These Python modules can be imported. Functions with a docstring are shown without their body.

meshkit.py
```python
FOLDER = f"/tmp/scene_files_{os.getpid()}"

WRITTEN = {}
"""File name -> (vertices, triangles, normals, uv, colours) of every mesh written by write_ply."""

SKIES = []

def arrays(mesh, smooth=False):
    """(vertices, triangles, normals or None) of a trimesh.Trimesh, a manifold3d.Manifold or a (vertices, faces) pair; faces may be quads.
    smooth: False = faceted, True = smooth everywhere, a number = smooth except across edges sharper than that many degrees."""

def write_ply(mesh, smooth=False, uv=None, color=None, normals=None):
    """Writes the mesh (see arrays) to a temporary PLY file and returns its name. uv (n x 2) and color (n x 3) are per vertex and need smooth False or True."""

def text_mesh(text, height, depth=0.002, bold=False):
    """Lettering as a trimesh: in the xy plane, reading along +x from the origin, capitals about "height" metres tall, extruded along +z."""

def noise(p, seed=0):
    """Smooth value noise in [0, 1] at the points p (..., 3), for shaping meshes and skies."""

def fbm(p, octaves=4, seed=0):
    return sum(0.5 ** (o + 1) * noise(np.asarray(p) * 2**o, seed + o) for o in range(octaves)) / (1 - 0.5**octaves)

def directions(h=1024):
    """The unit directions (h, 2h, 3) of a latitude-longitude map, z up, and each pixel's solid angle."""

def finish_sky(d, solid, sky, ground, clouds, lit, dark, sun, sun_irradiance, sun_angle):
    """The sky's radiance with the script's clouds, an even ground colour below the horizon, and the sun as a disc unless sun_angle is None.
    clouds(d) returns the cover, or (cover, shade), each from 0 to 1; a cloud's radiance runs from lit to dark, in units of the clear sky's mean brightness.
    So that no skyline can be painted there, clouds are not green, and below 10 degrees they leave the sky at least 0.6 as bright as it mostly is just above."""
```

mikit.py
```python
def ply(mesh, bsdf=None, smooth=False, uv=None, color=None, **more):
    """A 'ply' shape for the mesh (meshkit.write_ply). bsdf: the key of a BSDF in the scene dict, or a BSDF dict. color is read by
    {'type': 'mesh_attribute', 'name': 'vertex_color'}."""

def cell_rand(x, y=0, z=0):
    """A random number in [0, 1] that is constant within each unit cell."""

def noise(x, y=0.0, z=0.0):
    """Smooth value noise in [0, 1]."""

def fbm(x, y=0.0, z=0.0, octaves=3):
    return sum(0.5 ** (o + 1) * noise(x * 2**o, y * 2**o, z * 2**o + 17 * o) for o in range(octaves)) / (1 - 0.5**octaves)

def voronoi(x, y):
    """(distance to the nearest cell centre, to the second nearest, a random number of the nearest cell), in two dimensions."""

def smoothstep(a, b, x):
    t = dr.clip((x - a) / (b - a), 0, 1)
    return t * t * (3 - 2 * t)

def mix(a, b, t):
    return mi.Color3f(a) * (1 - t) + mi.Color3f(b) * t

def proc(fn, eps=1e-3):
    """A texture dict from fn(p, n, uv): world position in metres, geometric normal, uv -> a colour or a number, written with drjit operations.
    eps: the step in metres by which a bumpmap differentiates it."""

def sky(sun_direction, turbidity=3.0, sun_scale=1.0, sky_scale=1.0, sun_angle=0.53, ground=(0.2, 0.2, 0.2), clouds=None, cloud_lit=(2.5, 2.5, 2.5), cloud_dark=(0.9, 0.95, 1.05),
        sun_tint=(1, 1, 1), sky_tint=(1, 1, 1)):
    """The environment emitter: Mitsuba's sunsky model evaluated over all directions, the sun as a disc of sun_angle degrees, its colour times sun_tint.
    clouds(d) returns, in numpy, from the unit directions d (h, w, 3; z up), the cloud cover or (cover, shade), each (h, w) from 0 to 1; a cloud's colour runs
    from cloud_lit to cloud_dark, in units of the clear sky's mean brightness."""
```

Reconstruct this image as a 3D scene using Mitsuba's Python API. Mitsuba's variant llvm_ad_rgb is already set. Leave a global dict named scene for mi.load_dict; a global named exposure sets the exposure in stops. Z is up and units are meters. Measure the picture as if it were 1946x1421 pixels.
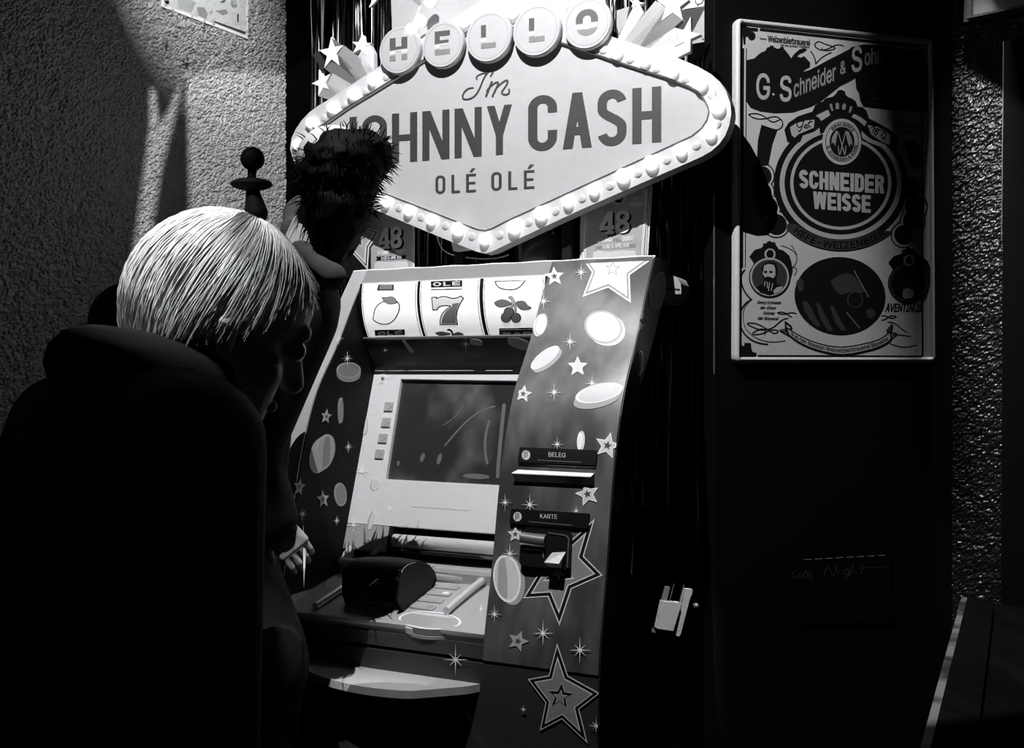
import math
import numpy as np
import trimesh
import manifold3d
import mitsuba as mi
import mikit
import meshkit
from scipy.interpolate import PchipInterpolator, CubicSpline
from shapely import affinity
from shapely.geometry import Polygon, LineString, Point, MultiPolygon
from shapely.geometry import box as sbox
from shapely.ops import unary_union

T = mi.ScalarTransform4f
FOC, CX, CY, EYE = 1900.0, 973.0, 710.5, 1.35      # a 54 degree lens held level at 1.35 m
exposure = 0.0
scene, labels = {}, {}

# ------------------------------------------------------------------ camera and light
scene['camera'] = {'type': 'perspective', 'fov': math.degrees(2 * math.atan(973 / FOC)), 'fov_axis': 'x', 'near_clip': 0.05,
                   'to_world': T().look_at(origin=[0, 0, EYE], target=[0, 1, EYE], up=[0, 0, 1])}
LAMP = np.array([-0.20, 1.05, 2.60])                # unseen ceiling lamp, out of view, placed to light the sign and machine
LAMP_AIM = np.array([0.0, 1.88, 1.50])
LAMP_POWER = 10.0
BULB = 3.0
DOWN_POWER = 16.0
HAIR_POWER = 12.0
WASH_POWER = 12.0
POSTER_FILL_POWER = 8.0
scene['room_glow'] = {'type': 'constant', 'radiance': {'type': 'rgb', 'value': [0.0026, 0.0026, 0.0028]}}
# ------------------------------------------------------------------ materials


def mat(name, g, rough=0.5, spec=0.5, metal=0.0, coat=0.0, tex=None, bump=None):
    rgb = g if isinstance(g, (tuple, list)) else (g, g, g * 1.02)
    d = {'type': 'principled', 'base_color': tex or {'type': 'rgb', 'value': [min(1.0, c) for c in rgb]}, 'roughness': rough,
         'specular': spec, 'metallic': metal}
    if coat:
        d['clearcoat'] = coat
        d['clearcoat_gloss'] = 0.9
    if bump:
        d = {'type': 'bumpmap', 'arbitrary': bump[0], 'scale': bump[1], 'bsdf': d}
    scene['m_' + name] = {'type': 'twosided', 'bsdf': d}
    return 'm_' + name


def blotch(p, n, uv):
    f = mikit.fbm(p.x * 9, p.y * 9, p.z * 6, octaves=4)
    s = mikit.fbm(p.x * 60, p.y * 60, p.z * 4, octaves=2)
    return mi.Color3f(0.045 + 0.135 * mikit.smoothstep(0.32, 0.72, f * 0.8 + s * 0.2))


def darkswirl(p, n, uv):
    f = mikit.fbm(p.x * 7, p.y * 7, p.z * 26, octaves=3)
    return mi.Color3f(0.004 + 0.06 * mikit.smoothstep(0.45, 0.75, f))


def smear_reflect(p, n, uv):  # smears and room reflections painted into the screen colour
    f = mikit.fbm(p.x * 13, p.y * 13, p.z * 9, octaves=4)
    return mi.Color3f(0.028 + 0.10 * mikit.smoothstep(0.42, 0.8, f))


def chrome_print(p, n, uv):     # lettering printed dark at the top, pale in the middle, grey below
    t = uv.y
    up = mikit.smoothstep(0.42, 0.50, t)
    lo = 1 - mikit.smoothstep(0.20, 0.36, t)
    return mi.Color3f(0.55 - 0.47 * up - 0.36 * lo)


def woodgrain(p, n, uv):
    f = mikit.fbm(p.x * 50, p.y * 7, p.z * 50, octaves=3)
    return mi.Color3f(0.002 + 0.006 * f)


def wornedge(p, n, uv):
    f = mikit.fbm(p.x * 22, p.y * 22, p.z * 60, octaves=3)
    return mi.Color3f(0.03 + 0.16 * mikit.smoothstep(0.35, 0.6, f))


WHITE = mat('white_board', 0.48, 0.35, 0.4)
SIGNFACE = mat('sign_face', 0.40, 0.4, 0.4)
PAPER = mat('paper', 0.80, 0.6, 0.3)
INK = mat('dark_ink', 0.055, 0.45, 0.4)
INK2 = mat('grey_ink', 0.035, 0.5, 0.4)
BLACK = mat('black_print', 0.006, 0.5, 0.2)
DARK = mat('dark_paint', 0.012, 0.28, 0.5)
VDARK = mat('black_paint', 0.006, 0.5, 0.25)
MID = mat('mid_print', 0.22, 0.4, 0.4)
POSTG = mat('poster_grey', 0.36, 0.45, 0.4)
PALE = mat('pale_print', 0.60, 0.35, 0.4)
DECW = mat('white_print', 0.86, 0.3, 0.4)
COIN = mat('coin_print', 0.62, 0.3, 0.5)
COINRIM = mat('coin_rim_print', 0.36, 0.3, 0.5)
COINDK = mat('coin_shade_print', 0.20, 0.35, 0.5)
FACE = mat('column_face', 0.3, 0.33, 0.7, metal=0.3, coat=0.8, tex=mikit.proc(blotch))
SWIRL = mat('dark_swirl', 0.05, 0.25, 0.6, tex=mikit.proc(darkswirl))
SILVER = mat('silver_paint', 0.52, 0.33, 0.5, metal=0.35)
BEAM = mat('beam_print', 0.22, 0.35, 0.5, coat=0.4)
STEEL = mat('steel', 0.62, 0.25, 0.5, metal=0.9)
STEELP = mat('pale_steel', 0.55, 0.4, 0.5, metal=0.4)
SCREEN = mat('screen_glass', 0.05, 0.18, 0.5, tex=mikit.proc(smear_reflect))
RUBBER = mat('black_plastic', 0.004, 0.5, 0.2)
REEL = mat('reel_print', 0.88, 0.4, 0.3)
OUTLN = mat('outline_print', 0.02, 0.5, 0.3)
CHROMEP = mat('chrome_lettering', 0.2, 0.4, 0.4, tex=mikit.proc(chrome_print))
FOIL = mat('tinsel_foil', 0.30, 0.16, 0.5, metal=1.0)
TIN = mat('tin_plate', 0.6, 0.3, 0.5, metal=0.25, coat=0.3)
TINPALE = mat('tin_pale_print', 0.5, 0.35, 0.5, metal=0.3)
TINGREY = mat('tin_grey_print', 0.22, 0.4, 0.5)
TINDIM = mat('tin_dim_print', 0.035, 0.4, 0.4)
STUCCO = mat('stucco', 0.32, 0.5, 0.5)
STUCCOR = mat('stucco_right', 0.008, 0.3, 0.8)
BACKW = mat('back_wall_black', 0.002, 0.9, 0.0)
DOORM = mat('door_black', 0.0025, 0.7, 0.05)
FLOORM = mat('floor_dark', 0.01, 0.6, 0.2)
WOOD = mat('dark_wood', 0.01, 1.0, 0.0, tex=mikit.proc(woodgrain))
WORN = mat('worn_wood', 0.2, 0.5, 0.3, tex=mikit.proc(wornedge))
SKIN = mat('skin', 0.36, 0.5, 0.4)
CLOTH = mat('black_cloth', 0.006, 0.8, 0.15)
CLOTH2 = mat('dark_grey_cloth', 0.05, 0.75, 0.2)
HAIRP = mat('fair_hair', 0.42, 0.4, 0.5)
HAIRD = mat('dark_hair', 0.002, 0.7, 0.05)
EYEM = mat('eye', 0.3, 0.2, 0.5)
FRAMEM = mat('frame_wood', 0.05, 0.3, 0.5)
PICT = mat('picture_card', 0.30, 0.3, 0.5)
RAILM = mat('rail_metal', 0.72, 0.25, 0.6, metal=0.35, coat=0.4)
scene['m_bulb'] = {'type': 'diffuse', 'reflectance': {'type': 'rgb', 'value': 0.8}}

# ------------------------------------------------------------------ entries


def numbered(key):
    if key not in scene and key not in labels:
        return key
    i = 1
    while f'{key}_{i:03d}' in scene or f'{key}_{i:03d}' in labels:
        i += 1
    return f'{key}_{i:03d}'


def thing(name, label, cat, group=None):
    key = numbered(name)
    labels[key] = {'label': label, 'category': cat}
    if group:
        labels[key]['group'] = group
    return key


def part(parent, name, mesh, m, smooth=False, label=None, emit=None, uv=None):
    key = numbered(parent + '__' + name)
    if isinstance(mesh, list):
        mesh = trimesh.util.concatenate(mesh)
    d = mikit.ply(mesh, m, smooth=smooth, uv=uv)
    if emit:
        d['emitter'] = {'type': 'area', 'radiance': {'type': 'rgb', 'value': [emit] * 3}}
    scene[key] = d
    if label:
        labels[key] = {'label': label}
    return key


def single(name, mesh, m, label, cat, smooth=False, group=None, kind=None):
    key = numbered(name)
    scene[key] = mikit.ply(trimesh.util.concatenate(mesh) if isinstance(mesh, list) else mesh, m, smooth=smooth)
    labels[key] = {'label': label, 'category': cat}
    if group:
        labels[key]['group'] = group
    if kind:
        labels[key]['kind'] = kind
    return key


def struct(name, mesh, m, smooth=False, label=None):
    scene[name] = mikit.ply(mesh, m, smooth=smooth)
    labels[name] = {'kind': 'structure', 'label': label or name.replace('_', ' '), 'category': name.split('_')[0]}
    return name

# ------------------------------------------------------------------ surfaces: everything printed or mounted lies on one of these
ZV = np.array([0, 0, 1.0])
YAW = math.radians(24.5)
X3 = np.array([math.cos(YAW), -math.sin(YAW), 0])    # along the machine's width
N3 = np.array([math.sin(YAW), math.cos(YAW), 0])     # into the back wall


def rays(uv):
    uv = np.asarray(uv, float).reshape(-1, 2)
    return np.stack([(uv[:, 0] - CX) / FOC, np.ones(len(uv)), -(uv[:, 1] - CY) / FOC], 1)


class Flat:
    def __init__(self, o, ex, ey):
        self.o, self.ex, self.ey = np.asarray(o, float), np.asarray(ex, float) / np.linalg.norm(ex), np.asarray(ey, float) / np.linalg.norm(ey)
        self.n = np.cross(self.ex, self.ey)

    def px(self, uv):
        r = rays(uv)
        e = np.array([0, 0, EYE])
        t = ((self.o - e) @ self.n) / (r @ self.n)
        p = e + r * t[:, None] - self.o
        return np.stack([p @ self.ex, p @ self.ey], 1)

    def to3(self, xy, off):
        return self.o + xy[:, :1] * self.ex + xy[:, 1:2] * self.ey + np.reshape(off, (-1, 1)) * self.n


class Prof:
    """A surface swept along the machine's width with depth q(z)."""

    def __init__(self, fn):
        self.fn = fn

    def px(self, uv):
        r = rays(uv)
        q = np.full(len(r), 1.5)
        for _ in range(80):
            t = q / (r @ N3)
            z = EYE + r[:, 2] * t
            q = q + 0.5 * (self.fn(z) - q)
        t = q / (r @ N3)
        return np.stack([(r @ X3) * t, EYE + r[:, 2] * t], 1)

    def to3(self, xy, off):
        a, z = xy[:, 0], xy[:, 1]
        q, s = self.fn(z), (self.fn(z + 1e-3) - self.fn(z - 1e-3)) / 2e-3
        ln = np.sqrt(1 + s * s)
        off = np.broadcast_to(off, a.shape)
        q, z = q - off / ln, z + off * s / ln
        return a[:, None] * X3 + q[:, None] * N3 + z[:, None] * ZV


def qplane(q):
    return Flat(N3 * q, X3, ZV)


def aplane(a):
    return Flat(X3 * a, N3, ZV)


def P3(a, q, z):
    return a * X3 + q * N3 + z * ZV


def solid(poly):
    gs = [g for g in getattr(poly, 'geoms', [poly]) if g.area > 0]
    return trimesh.util.concatenate([trimesh.creation.extrude_polygon(g, 1.0, engine='earcut') for g in gs])


def lay(surf, shape, off, th, loc=False, fine=None):
    """Extrudes a 2-D shape (or a lettering mesh with z from 0 to 1) onto the surface, from height off to off + th."""
    m = shape.copy() if isinstance(shape, trimesh.Trimesh) else solid(shape)
    v, f = np.array(m.vertices), np.array(m.faces)
    if fine:
        v, f = trimesh.remesh.subdivide_to_size(v, f, fine, max_iter=12)
    xy = v[:, :2] if loc else surf.px(v[:, :2])
    out = trimesh.Trimesh(surf.to3(xy, off + th * v[:, 2]), f, process=False)
    if out.volume < 0:
        out.invert()
    return out


def sweep_profile(poly_qz, a0, a1):
    m = solid(poly_qz)
    v = np.array(m.vertices)
    out = trimesh.Trimesh(P3q(a0 + (a1 - a0) * v[:, 2], v[:, 0], v[:, 1]), m.faces, process=False)
    if out.volume < 0:
        out.invert()
    return out


def P3q(a, q, z):
    return np.asarray(a)[:, None] * X3 + np.asarray(q)[:, None] * N3 + np.asarray(z)[:, None] * ZV


def hull(points):
    return trimesh.convex.convex_hull(np.asarray(points, float))


def cbox(surf, x0, x1, y0, y1, h0, h1, c=0.0015):
    """A box with chamfered edges standing on a flat surface frame."""
    pts = []
    for dx, dy, dz in ((c, c, 0), (c, 0, c), (0, c, c)):
        for x in (x0 + dx, x1 - dx):
            for y in (y0 + dy, y1 - dy):
                for z in (h0 + dz, h1 - dz):
                    pts.append(surf.to3(np.array([[x, y]]), np.array([z]))[0])
    return hull(pts)


def tube(points, r, sides=10, closed_ends=True):
    p = np.asarray(points, float)
    r = np.broadcast_to(r, (len(p),))
    t = np.gradient(p, axis=0)
    t /= np.linalg.norm(t, axis=1, keepdims=True) + 1e-12
    ref = np.array([0, 0, 1.0]) if abs(t[0, 2]) < 0.9 else np.array([1.0, 0, 0])
    a = np.cross(t, ref)
    a /= np.linalg.norm(a, axis=1, keepdims=True) + 1e-12
    b = np.cross(t, a)
    ang = np.arange(sides) * 2 * np.pi / sides
    v = p[:, None] + r[:, None, None] * (np.cos(ang)[None, :, None] * a[:, None] + np.sin(ang)[None, :, None] * b[:, None])
    n = len(p)
    i, j = np.meshgrid(np.arange(n - 1), np.arange(sides), indexing='ij')
    q = np.stack([i * sides + j, i * sides + (j + 1) % sides, (i + 1) * sides + (j + 1) % sides, (i + 1) * sides + j], -1).reshape(-1, 4)
    f = np.vstack([q[:, [0, 1, 2]], q[:, [0, 2, 3]]])
    vv = v.reshape(-1, 3)
    if closed_ends:
        c0, c1 = len(vv), len(vv) + 1
        vv = np.vstack([vv, p[:1], p[-1:]])
        k = np.arange(sides)
        f = np.vstack([f, np.stack([k * 0 + c0, (k + 1) % sides, k], 1), np.stack([k * 0 + c1, (n - 1) * sides + k, (n - 1) * sides + (k + 1) % sides], 1)])
    m = trimesh.Trimesh(vv, f, process=False)
    if m.volume < 0:
        m.invert()
    return m


def curve(pts, n=24):
    pts = np.asarray(pts, float)
    d = np.r_[0, np.cumsum(np.linalg.norm(np.diff(pts, axis=0), axis=1) + 1e-9)]
    return CubicSpline(d, pts)(np.linspace(0, d[-1], n))


def stroke(pts, w, n=24, flat=False):
    c = curve(pts, n) if len(pts) > 2 else np.asarray(pts)
    return LineString(c).buffer(w / 2, cap_style='flat' if flat else 'round')


def ell(cx, cy, rx, ry, rot=0, n=40):
    t = np.linspace(0, 2 * np.pi, n, endpoint=False)
    return affinity.rotate(Polygon(np.stack([cx + rx * np.cos(t), cy + ry * np.sin(t)], 1)), rot, origin=(cx, cy))


def star(cx, cy, r, rot=0, inner=0.40, sx=1.0, pts=5):
    k = np.arange(2 * pts)
    rr = np.where(k % 2 == 0, r, r * inner)
    t = -np.pi / 2 + k * np.pi / pts
    p = affinity.scale(Polygon(np.stack([rr * np.cos(t), rr * np.sin(t)], 1)), sx, 1, origin=(0, 0))
    return affinity.translate(affinity.rotate(p, rot, origin=(0, 0)), cx, cy)


def sparkle(cx, cy, r, rot=0):
    out = [Point(cx, cy).buffer(r * 0.16)]
    for i in range(8):
        L = r * (1.25 if i in (0, 4) else 1.0 if i in (2, 6) else 0.72)
        t = math.radians(rot + 90 + 45 * i)
        d, e = np.array([math.cos(t), -math.sin(t)]), np.array([math.sin(t), math.cos(t)])
        w = max(0.55, r * 0.055)
        c = np.array([cx, cy])
        out.append(Polygon([c + e * w, c + d * L, c - e * w]))
    return unary_union(out)

# ------------------------------------------------------------------ stroke alphabet, capitals one unit tall


def rr(x0, y0, x1, y1, r):
    return sbox(x0 + r, y0 + r, x1 - r, y1 - r).buffer(r) if x1 - x0 > 2 * r + 1e-6 or y1 - y0 > 2 * r + 1e-6 else Point((x0 + x1) / 2, (y0 + y1) / 2).buffer(r)


def glyph(ch, w, s):
    h = s * 0.92
    v0, v1 = sbox(0, 0, s, 1), sbox(w - s, 0, w, 1)
    ring = rr(0, 0, w, 1, w / 2 - 1e-4).difference(rr(s, h, w - s, 1 - h, (w - 2 * s) / 2 - 1e-4))
    if ch in 'O0':
        return ring
    if ch == 'C':
        return ring.difference(sbox(w / 2, 0.36, w + 1, 0.68))
    if ch == 'G':
        return unary_union([ring.difference(sbox(w / 2, 0.46, w + 1, 0.68)), sbox(w * 0.55, 0.42, w, 0.42 + h)])
    if ch == 'U':
        return unary_union([ring.intersection(sbox(0, 0, w, 0.5)), sbox(0, 0.4, s, 1), sbox(w - s, 0.4, w, 1)])
    if ch == 'J':
        return unary_union([ring.intersection(sbox(0, 0, w, 0.32)), sbox(w - s, 0.3, w, 1)])
    if ch == 'H':
        return unary_union([v0, v1, sbox(0, 0.5 - h / 2, w, 0.5 + h / 2)])
    if ch == 'N':
        return unary_union([v0, v1, Polygon([(0, 1), (s * 1.15, 1), (w, 0), (w - s * 1.15, 0)])])
    if ch == 'E':
        return unary_union([v0, sbox(0, 0, w, h), sbox(0, 0.5 - h / 2, w * 0.92, 0.5 + h / 2), sbox(0, 1 - h, w, 1)])
    if ch == 'F':
        return unary_union([v0, sbox(0, 0.5 - h / 2, w * 0.9, 0.5 + h / 2), sbox(0, 1 - h, w, 1)])
    if ch == 'L':
        return unary_union([v0, sbox(0, 0, w, h)])
    if ch == 'T':
        return unary_union([sbox(w / 2 - s / 2, 0, w / 2 + s / 2, 1), sbox(0, 1 - h, w, 1)])
    if ch in 'I1':
        return sbox(w / 2 - s / 2, 0, w / 2 + s / 2, 1)
    if ch == 'A':
        k = s * 1.05
        a = unary_union([Polygon([(0, 0), (k, 0), (w / 2 + k / 2, 1), (w / 2 - k / 2, 1)]), Polygon([(w, 0), (w - k, 0), (w / 2 - k / 2, 1), (w / 2 + k / 2, 1)])])
        return unary_union([a, sbox(w * 0.22, 0.24, w * 0.78, 0.24 + h)])
    if ch == 'V':
        return affinity.scale(glyph('A', w, s).difference(sbox(w * 0.15 + s * 0.6, 0.2, w * 0.85 - s * 0.6, 0.28 + h)), 1, -1, origin=(0, 0.5)) if False else unary_union(
            [Polygon([(0, 1), (s, 1), (w / 2 + s / 2, 0), (w / 2 - s / 2, 0)]), Polygon([(w, 1), (w - s, 1), (w / 2 - s / 2, 0), (w / 2 + s / 2, 0)])])
    if ch == 'W':
        q = w / 4
        return unary_union([Polygon([(0, 1), (s, 1), (q + s / 2, 0), (q - s / 2, 0)]), Polygon([(2 * q - s / 2, 1), (2 * q + s / 2, 1), (q + s / 2, 0), (q - s / 2, 0)]),
                            Polygon([(2 * q - s / 2, 1), (2 * q + s / 2, 1), (3 * q + s / 2, 0), (3 * q - s / 2, 0)]), Polygon([(w, 1), (w - s, 1), (3 * q - s / 2, 0), (3 * q + s / 2, 0)])])
    if ch == 'Y':
        k = s * 1.1
        return unary_union([sbox(w / 2 - s / 2, 0, w / 2 + s / 2, 0.45), Polygon([(0, 1), (k, 1), (w / 2 + s / 2, 0.42), (w / 2 - s / 2, 0.38)]),
                            Polygon([(w, 1), (w - k, 1), (w / 2 - s / 2, 0.42), (w / 2 + s / 2, 0.38)])])
    if ch == 'S':
        r = (w - s) / 2
        c, t = w / 2, np.linspace
        up = [(c + r * math.cos(q), 1 - h / 2 - r + r * math.sin(q)) for q in t(math.radians(12), math.pi, 16)]
        b = [(s / 2, 0.66), (s / 2, 0.54), (w - s / 2, 0.46), (w - s / 2, 0.33)]
        bez = [tuple((1 - k) ** 3 * np.array(b[0]) + 3 * (1 - k) ** 2 * k * np.array(b[1]) + 3 * (1 - k) * k * k * np.array(b[2]) + k ** 3 * np.array(b[3])) for k in t(0, 1, 14)]
        lo = [(c + r * math.cos(q), h / 2 + r + r * math.sin(q)) for q in t(0, -math.pi * 0.93, 16)]
        return LineString(up + bez + lo).buffer(s / 2, cap_style='flat')
    if ch == 'D':
        return unary_union([v0, ring.intersection(sbox(w * 0.45, 0, w, 1)), sbox(0, 0, w * 0.5, h), sbox(0, 1 - h, w * 0.5, 1)])
    if ch in 'PRB':
        b = rr(-w, 0.44, w, 1, 0.28).difference(rr(-w, 0.44 + h, w - s, 1 - h, 0.28 - h * 0.98 if 0.28 > h else 0.01)).intersection(sbox(0, 0, w, 1))
        g = [v0, b]
        if ch == 'R':
            g.append(Polygon([(w * 0.45, 0.5), (w * 0.45 + s, 0.5), (w, 0), (w - s * 1.1, 0)]))
        if ch == 'B':
            g.append(affinity.scale(b, 1, -1, origin=(0, 0.5)))
        return unary_union(g)
    if ch == 'K':
        return unary_union([v0, Polygon([(s * 0.8, 0.38), (w - s * 1.1, 1), (w, 1), (s * 0.8, 0.2)]), Polygon([(w * 0.38, 0.56), (w - s * 1.15, 0), (w, 0), (w * 0.55, 0.68)])])
    if ch == 'M':
        return unary_union([v0, v1, Polygon([(0, 1), (s, 1), (w / 2 + s / 2, 0.3), (w / 2 - s / 2, 0.3)]), Polygon([(w, 1), (w - s, 1), (w / 2 - s / 2, 0.3), (w / 2 + s / 2, 0.3)])])
    if ch == 'Z':
        return unary_union([sbox(0, 0, w, h), sbox(0, 1 - h, w, 1), Polygon([(0, h), (s * 1.2, h), (w, 1 - h), (w - s * 1.2, 1 - h)])])
    if ch == '4':
        return unary_union([sbox(w * 0.55, 0, w * 0.55 + s, 1), sbox(0, 0.2, w, 0.2 + h), Polygon([(0, 0.2), (0, 0.2 + h), (w * 0.52, 1), (w * 0.55 + s, 1), (w * 0.55 + s * 0.6, 0.8), (s * 0.9, 0.2 + h * 0.9)]),
                            sbox(w * 0.42, 0, w * 0.55 + s * 1.35, h * 0.7)])
    if ch == '8':
        a = rr(0.03 * w, 0.46, 0.97 * w, 1, 0.27 if w > 0.56 else w * 0.46).difference(rr(s, 0.46 + h, w - s, 1 - h, min(0.1, (w - 2 * s) / 2 - 1e-3)))
        b = rr(0, 0, w, 0.56, 0.28 if w > 0.57 else w * 0.48).difference(rr(s, h, w - s, 0.56 - h, min(0.1, (w - 2 * s) / 2 - 1e-3)))
        return unary_union([a, b])
    if ch == '2':
        return unary_union([sbox(0, 0, w, h), ring.intersection(sbox(0, 0.62, w, 1)), Polygon([(0, h), (s * 1.2, h), (w, 0.66), (w - s, 0.62)])])
    if ch == '6':
        return unary_union([rr(0, 0, w, 0.58, w * 0.48).difference(rr(s, h, w - s, 0.58 - h, 0.05)), sbox(0, 0.25, s, 0.7), ring.intersection(sbox(0, 0.62, w, 1))])
    if ch == '-':
        return sbox(0, 0.42, w, 0.42 + h)
    if ch == '.':
        return sbox(w / 2 - s / 2, 0, w / 2 + s / 2, s)
    return None


def word(text, w=0.5, s=0.15, gap=0.1, space=0.4):
    """[(letter, outline)] along the x axis, and the whole width."""
    x, out = 0.0, []
    for ch in text:
        if ch == ' ':
            x += space
            continue
        base = 'E' if ch == 'É' else ch
        ww = w * {'I': s / w, '1': s / w, 'J': 0.8, 'L': 0.85, 'W': 1.5, 'M': 1.25, '.': s / w, 'N': 1.08}.get(base, 1.0)
        g = glyph(base, ww, s)
        if ch == 'É':
            g = unary_union([g, Polygon([(ww * 0.35, 1.1), (ww * 0.6, 1.1), (ww * 0.95, 1.3), (ww * 0.6, 1.3)])])
        out.append((ch, affinity.translate(g, x, 0)))
        x += ww + gap
    return out, x - gap


def aff(g, W, bl, br, tl):
    bl, br, tl = (np.asarray(p, float) for p in (bl, br, tl))
    ex, ey = (br - bl) / W, tl - bl
    if isinstance(g, trimesh.Trimesh):
        g = g.copy()
        v = np.array(g.vertices)
        g.vertices = np.c_[bl + v[:, :1] * ex + v[:, 1:2] * ey, v[:, 2]]
        return g
    return affinity.affine_transform(g, [ex[0], ey[0], ex[1], ey[1], bl[0], bl[1]])


def inter(text, bold=False):
    """Small lettering, capitals one unit tall, z from 0 to 1, and its width."""
    m = meshkit.text_mesh(text, 1.0, depth=1.0, bold=bold)
    v = np.array(m.vertices)
    m.vertices = np.c_[v[:, 0], v[:, 1], (v[:, 2] > 0.5) * 1.0]
    return m, float(v[:, 0].max())


def arc_text(text, cx, cy, rx, ry, a0, a1, h, bold=True, outside=True):
    """Lettering bent round an ellipse; angles in degrees, 0 = right, 90 = down the picture."""
    m, W = inter(text, bold)
    v = np.array(m.vertices)
    t = np.radians(a0 + (a1 - a0) * v[:, 0] / W)
    rise = (v[:, 1] - 0.5) * h * (1 if outside else -1)
    m.vertices = np.c_[cx + (rx + rise) * np.cos(t), cy + (ry + rise) * np.sin(t), v[:, 2]]
    return m

# ------------------------------------------------------------------ the room
def relief_wall(frame, x0, x1, fx0, fx1, z0, z1, fz0, fz1, step, amp, scale, seed):
    """A rendered wall: a finely displaced patch where it is seen, plain sheets round it."""
    nx, nz = int((fx1 - fx0) / step) + 1, int((fz1 - fz0) / step) + 1
    gx, gz = np.meshgrid(np.linspace(fx0, fx1, nx), np.linspace(fz0, fz1, nz), indexing='ij')
    p = np.stack([gx * scale, gz * scale, gx * 0], -1)
    hgt = meshkit.fbm(p, 3, seed)
    hgt = np.abs(hgt - 0.5) * 2
    hgt = amp * (1 - np.clip(hgt * 2.2, 0, 1)) + amp * 0.7 * meshkit.noise(p * 0.45, seed + 9)
    v = frame.to3(np.stack([gx.ravel(), gz.ravel()], 1), hgt.ravel())
    i, j = np.meshgrid(np.arange(nx - 1), np.arange(nz - 1), indexing='ij')
    a = (i * nz + j).ravel()
    f = np.vstack([np.stack([a, a + nz, a + nz + 1], 1), np.stack([a, a + nz + 1, a + 1], 1)])
    ms = [trimesh.Trimesh(v, f, process=False)]
    for bx0, bx1, bz0, bz1 in ((x0, fx0, z0, z1), (fx1, x1, z0, z1), (fx0, fx1, z0, fz0), (fx0, fx1, fz1, z1)):
        if bx1 - bx0 > 1e-3 and bz1 - bz0 > 1e-3:
            c = frame.to3(np.array([[bx0, bz0], [bx1, bz0], [bx1, bz1], [bx0, bz1]]), np.full(4, amp * 0.5))
            ms.append(trimesh.Trimesh(c, [[0, 1, 2], [0, 2, 3]], process=False))
    return trimesh.util.concatenate(ms)


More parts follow.
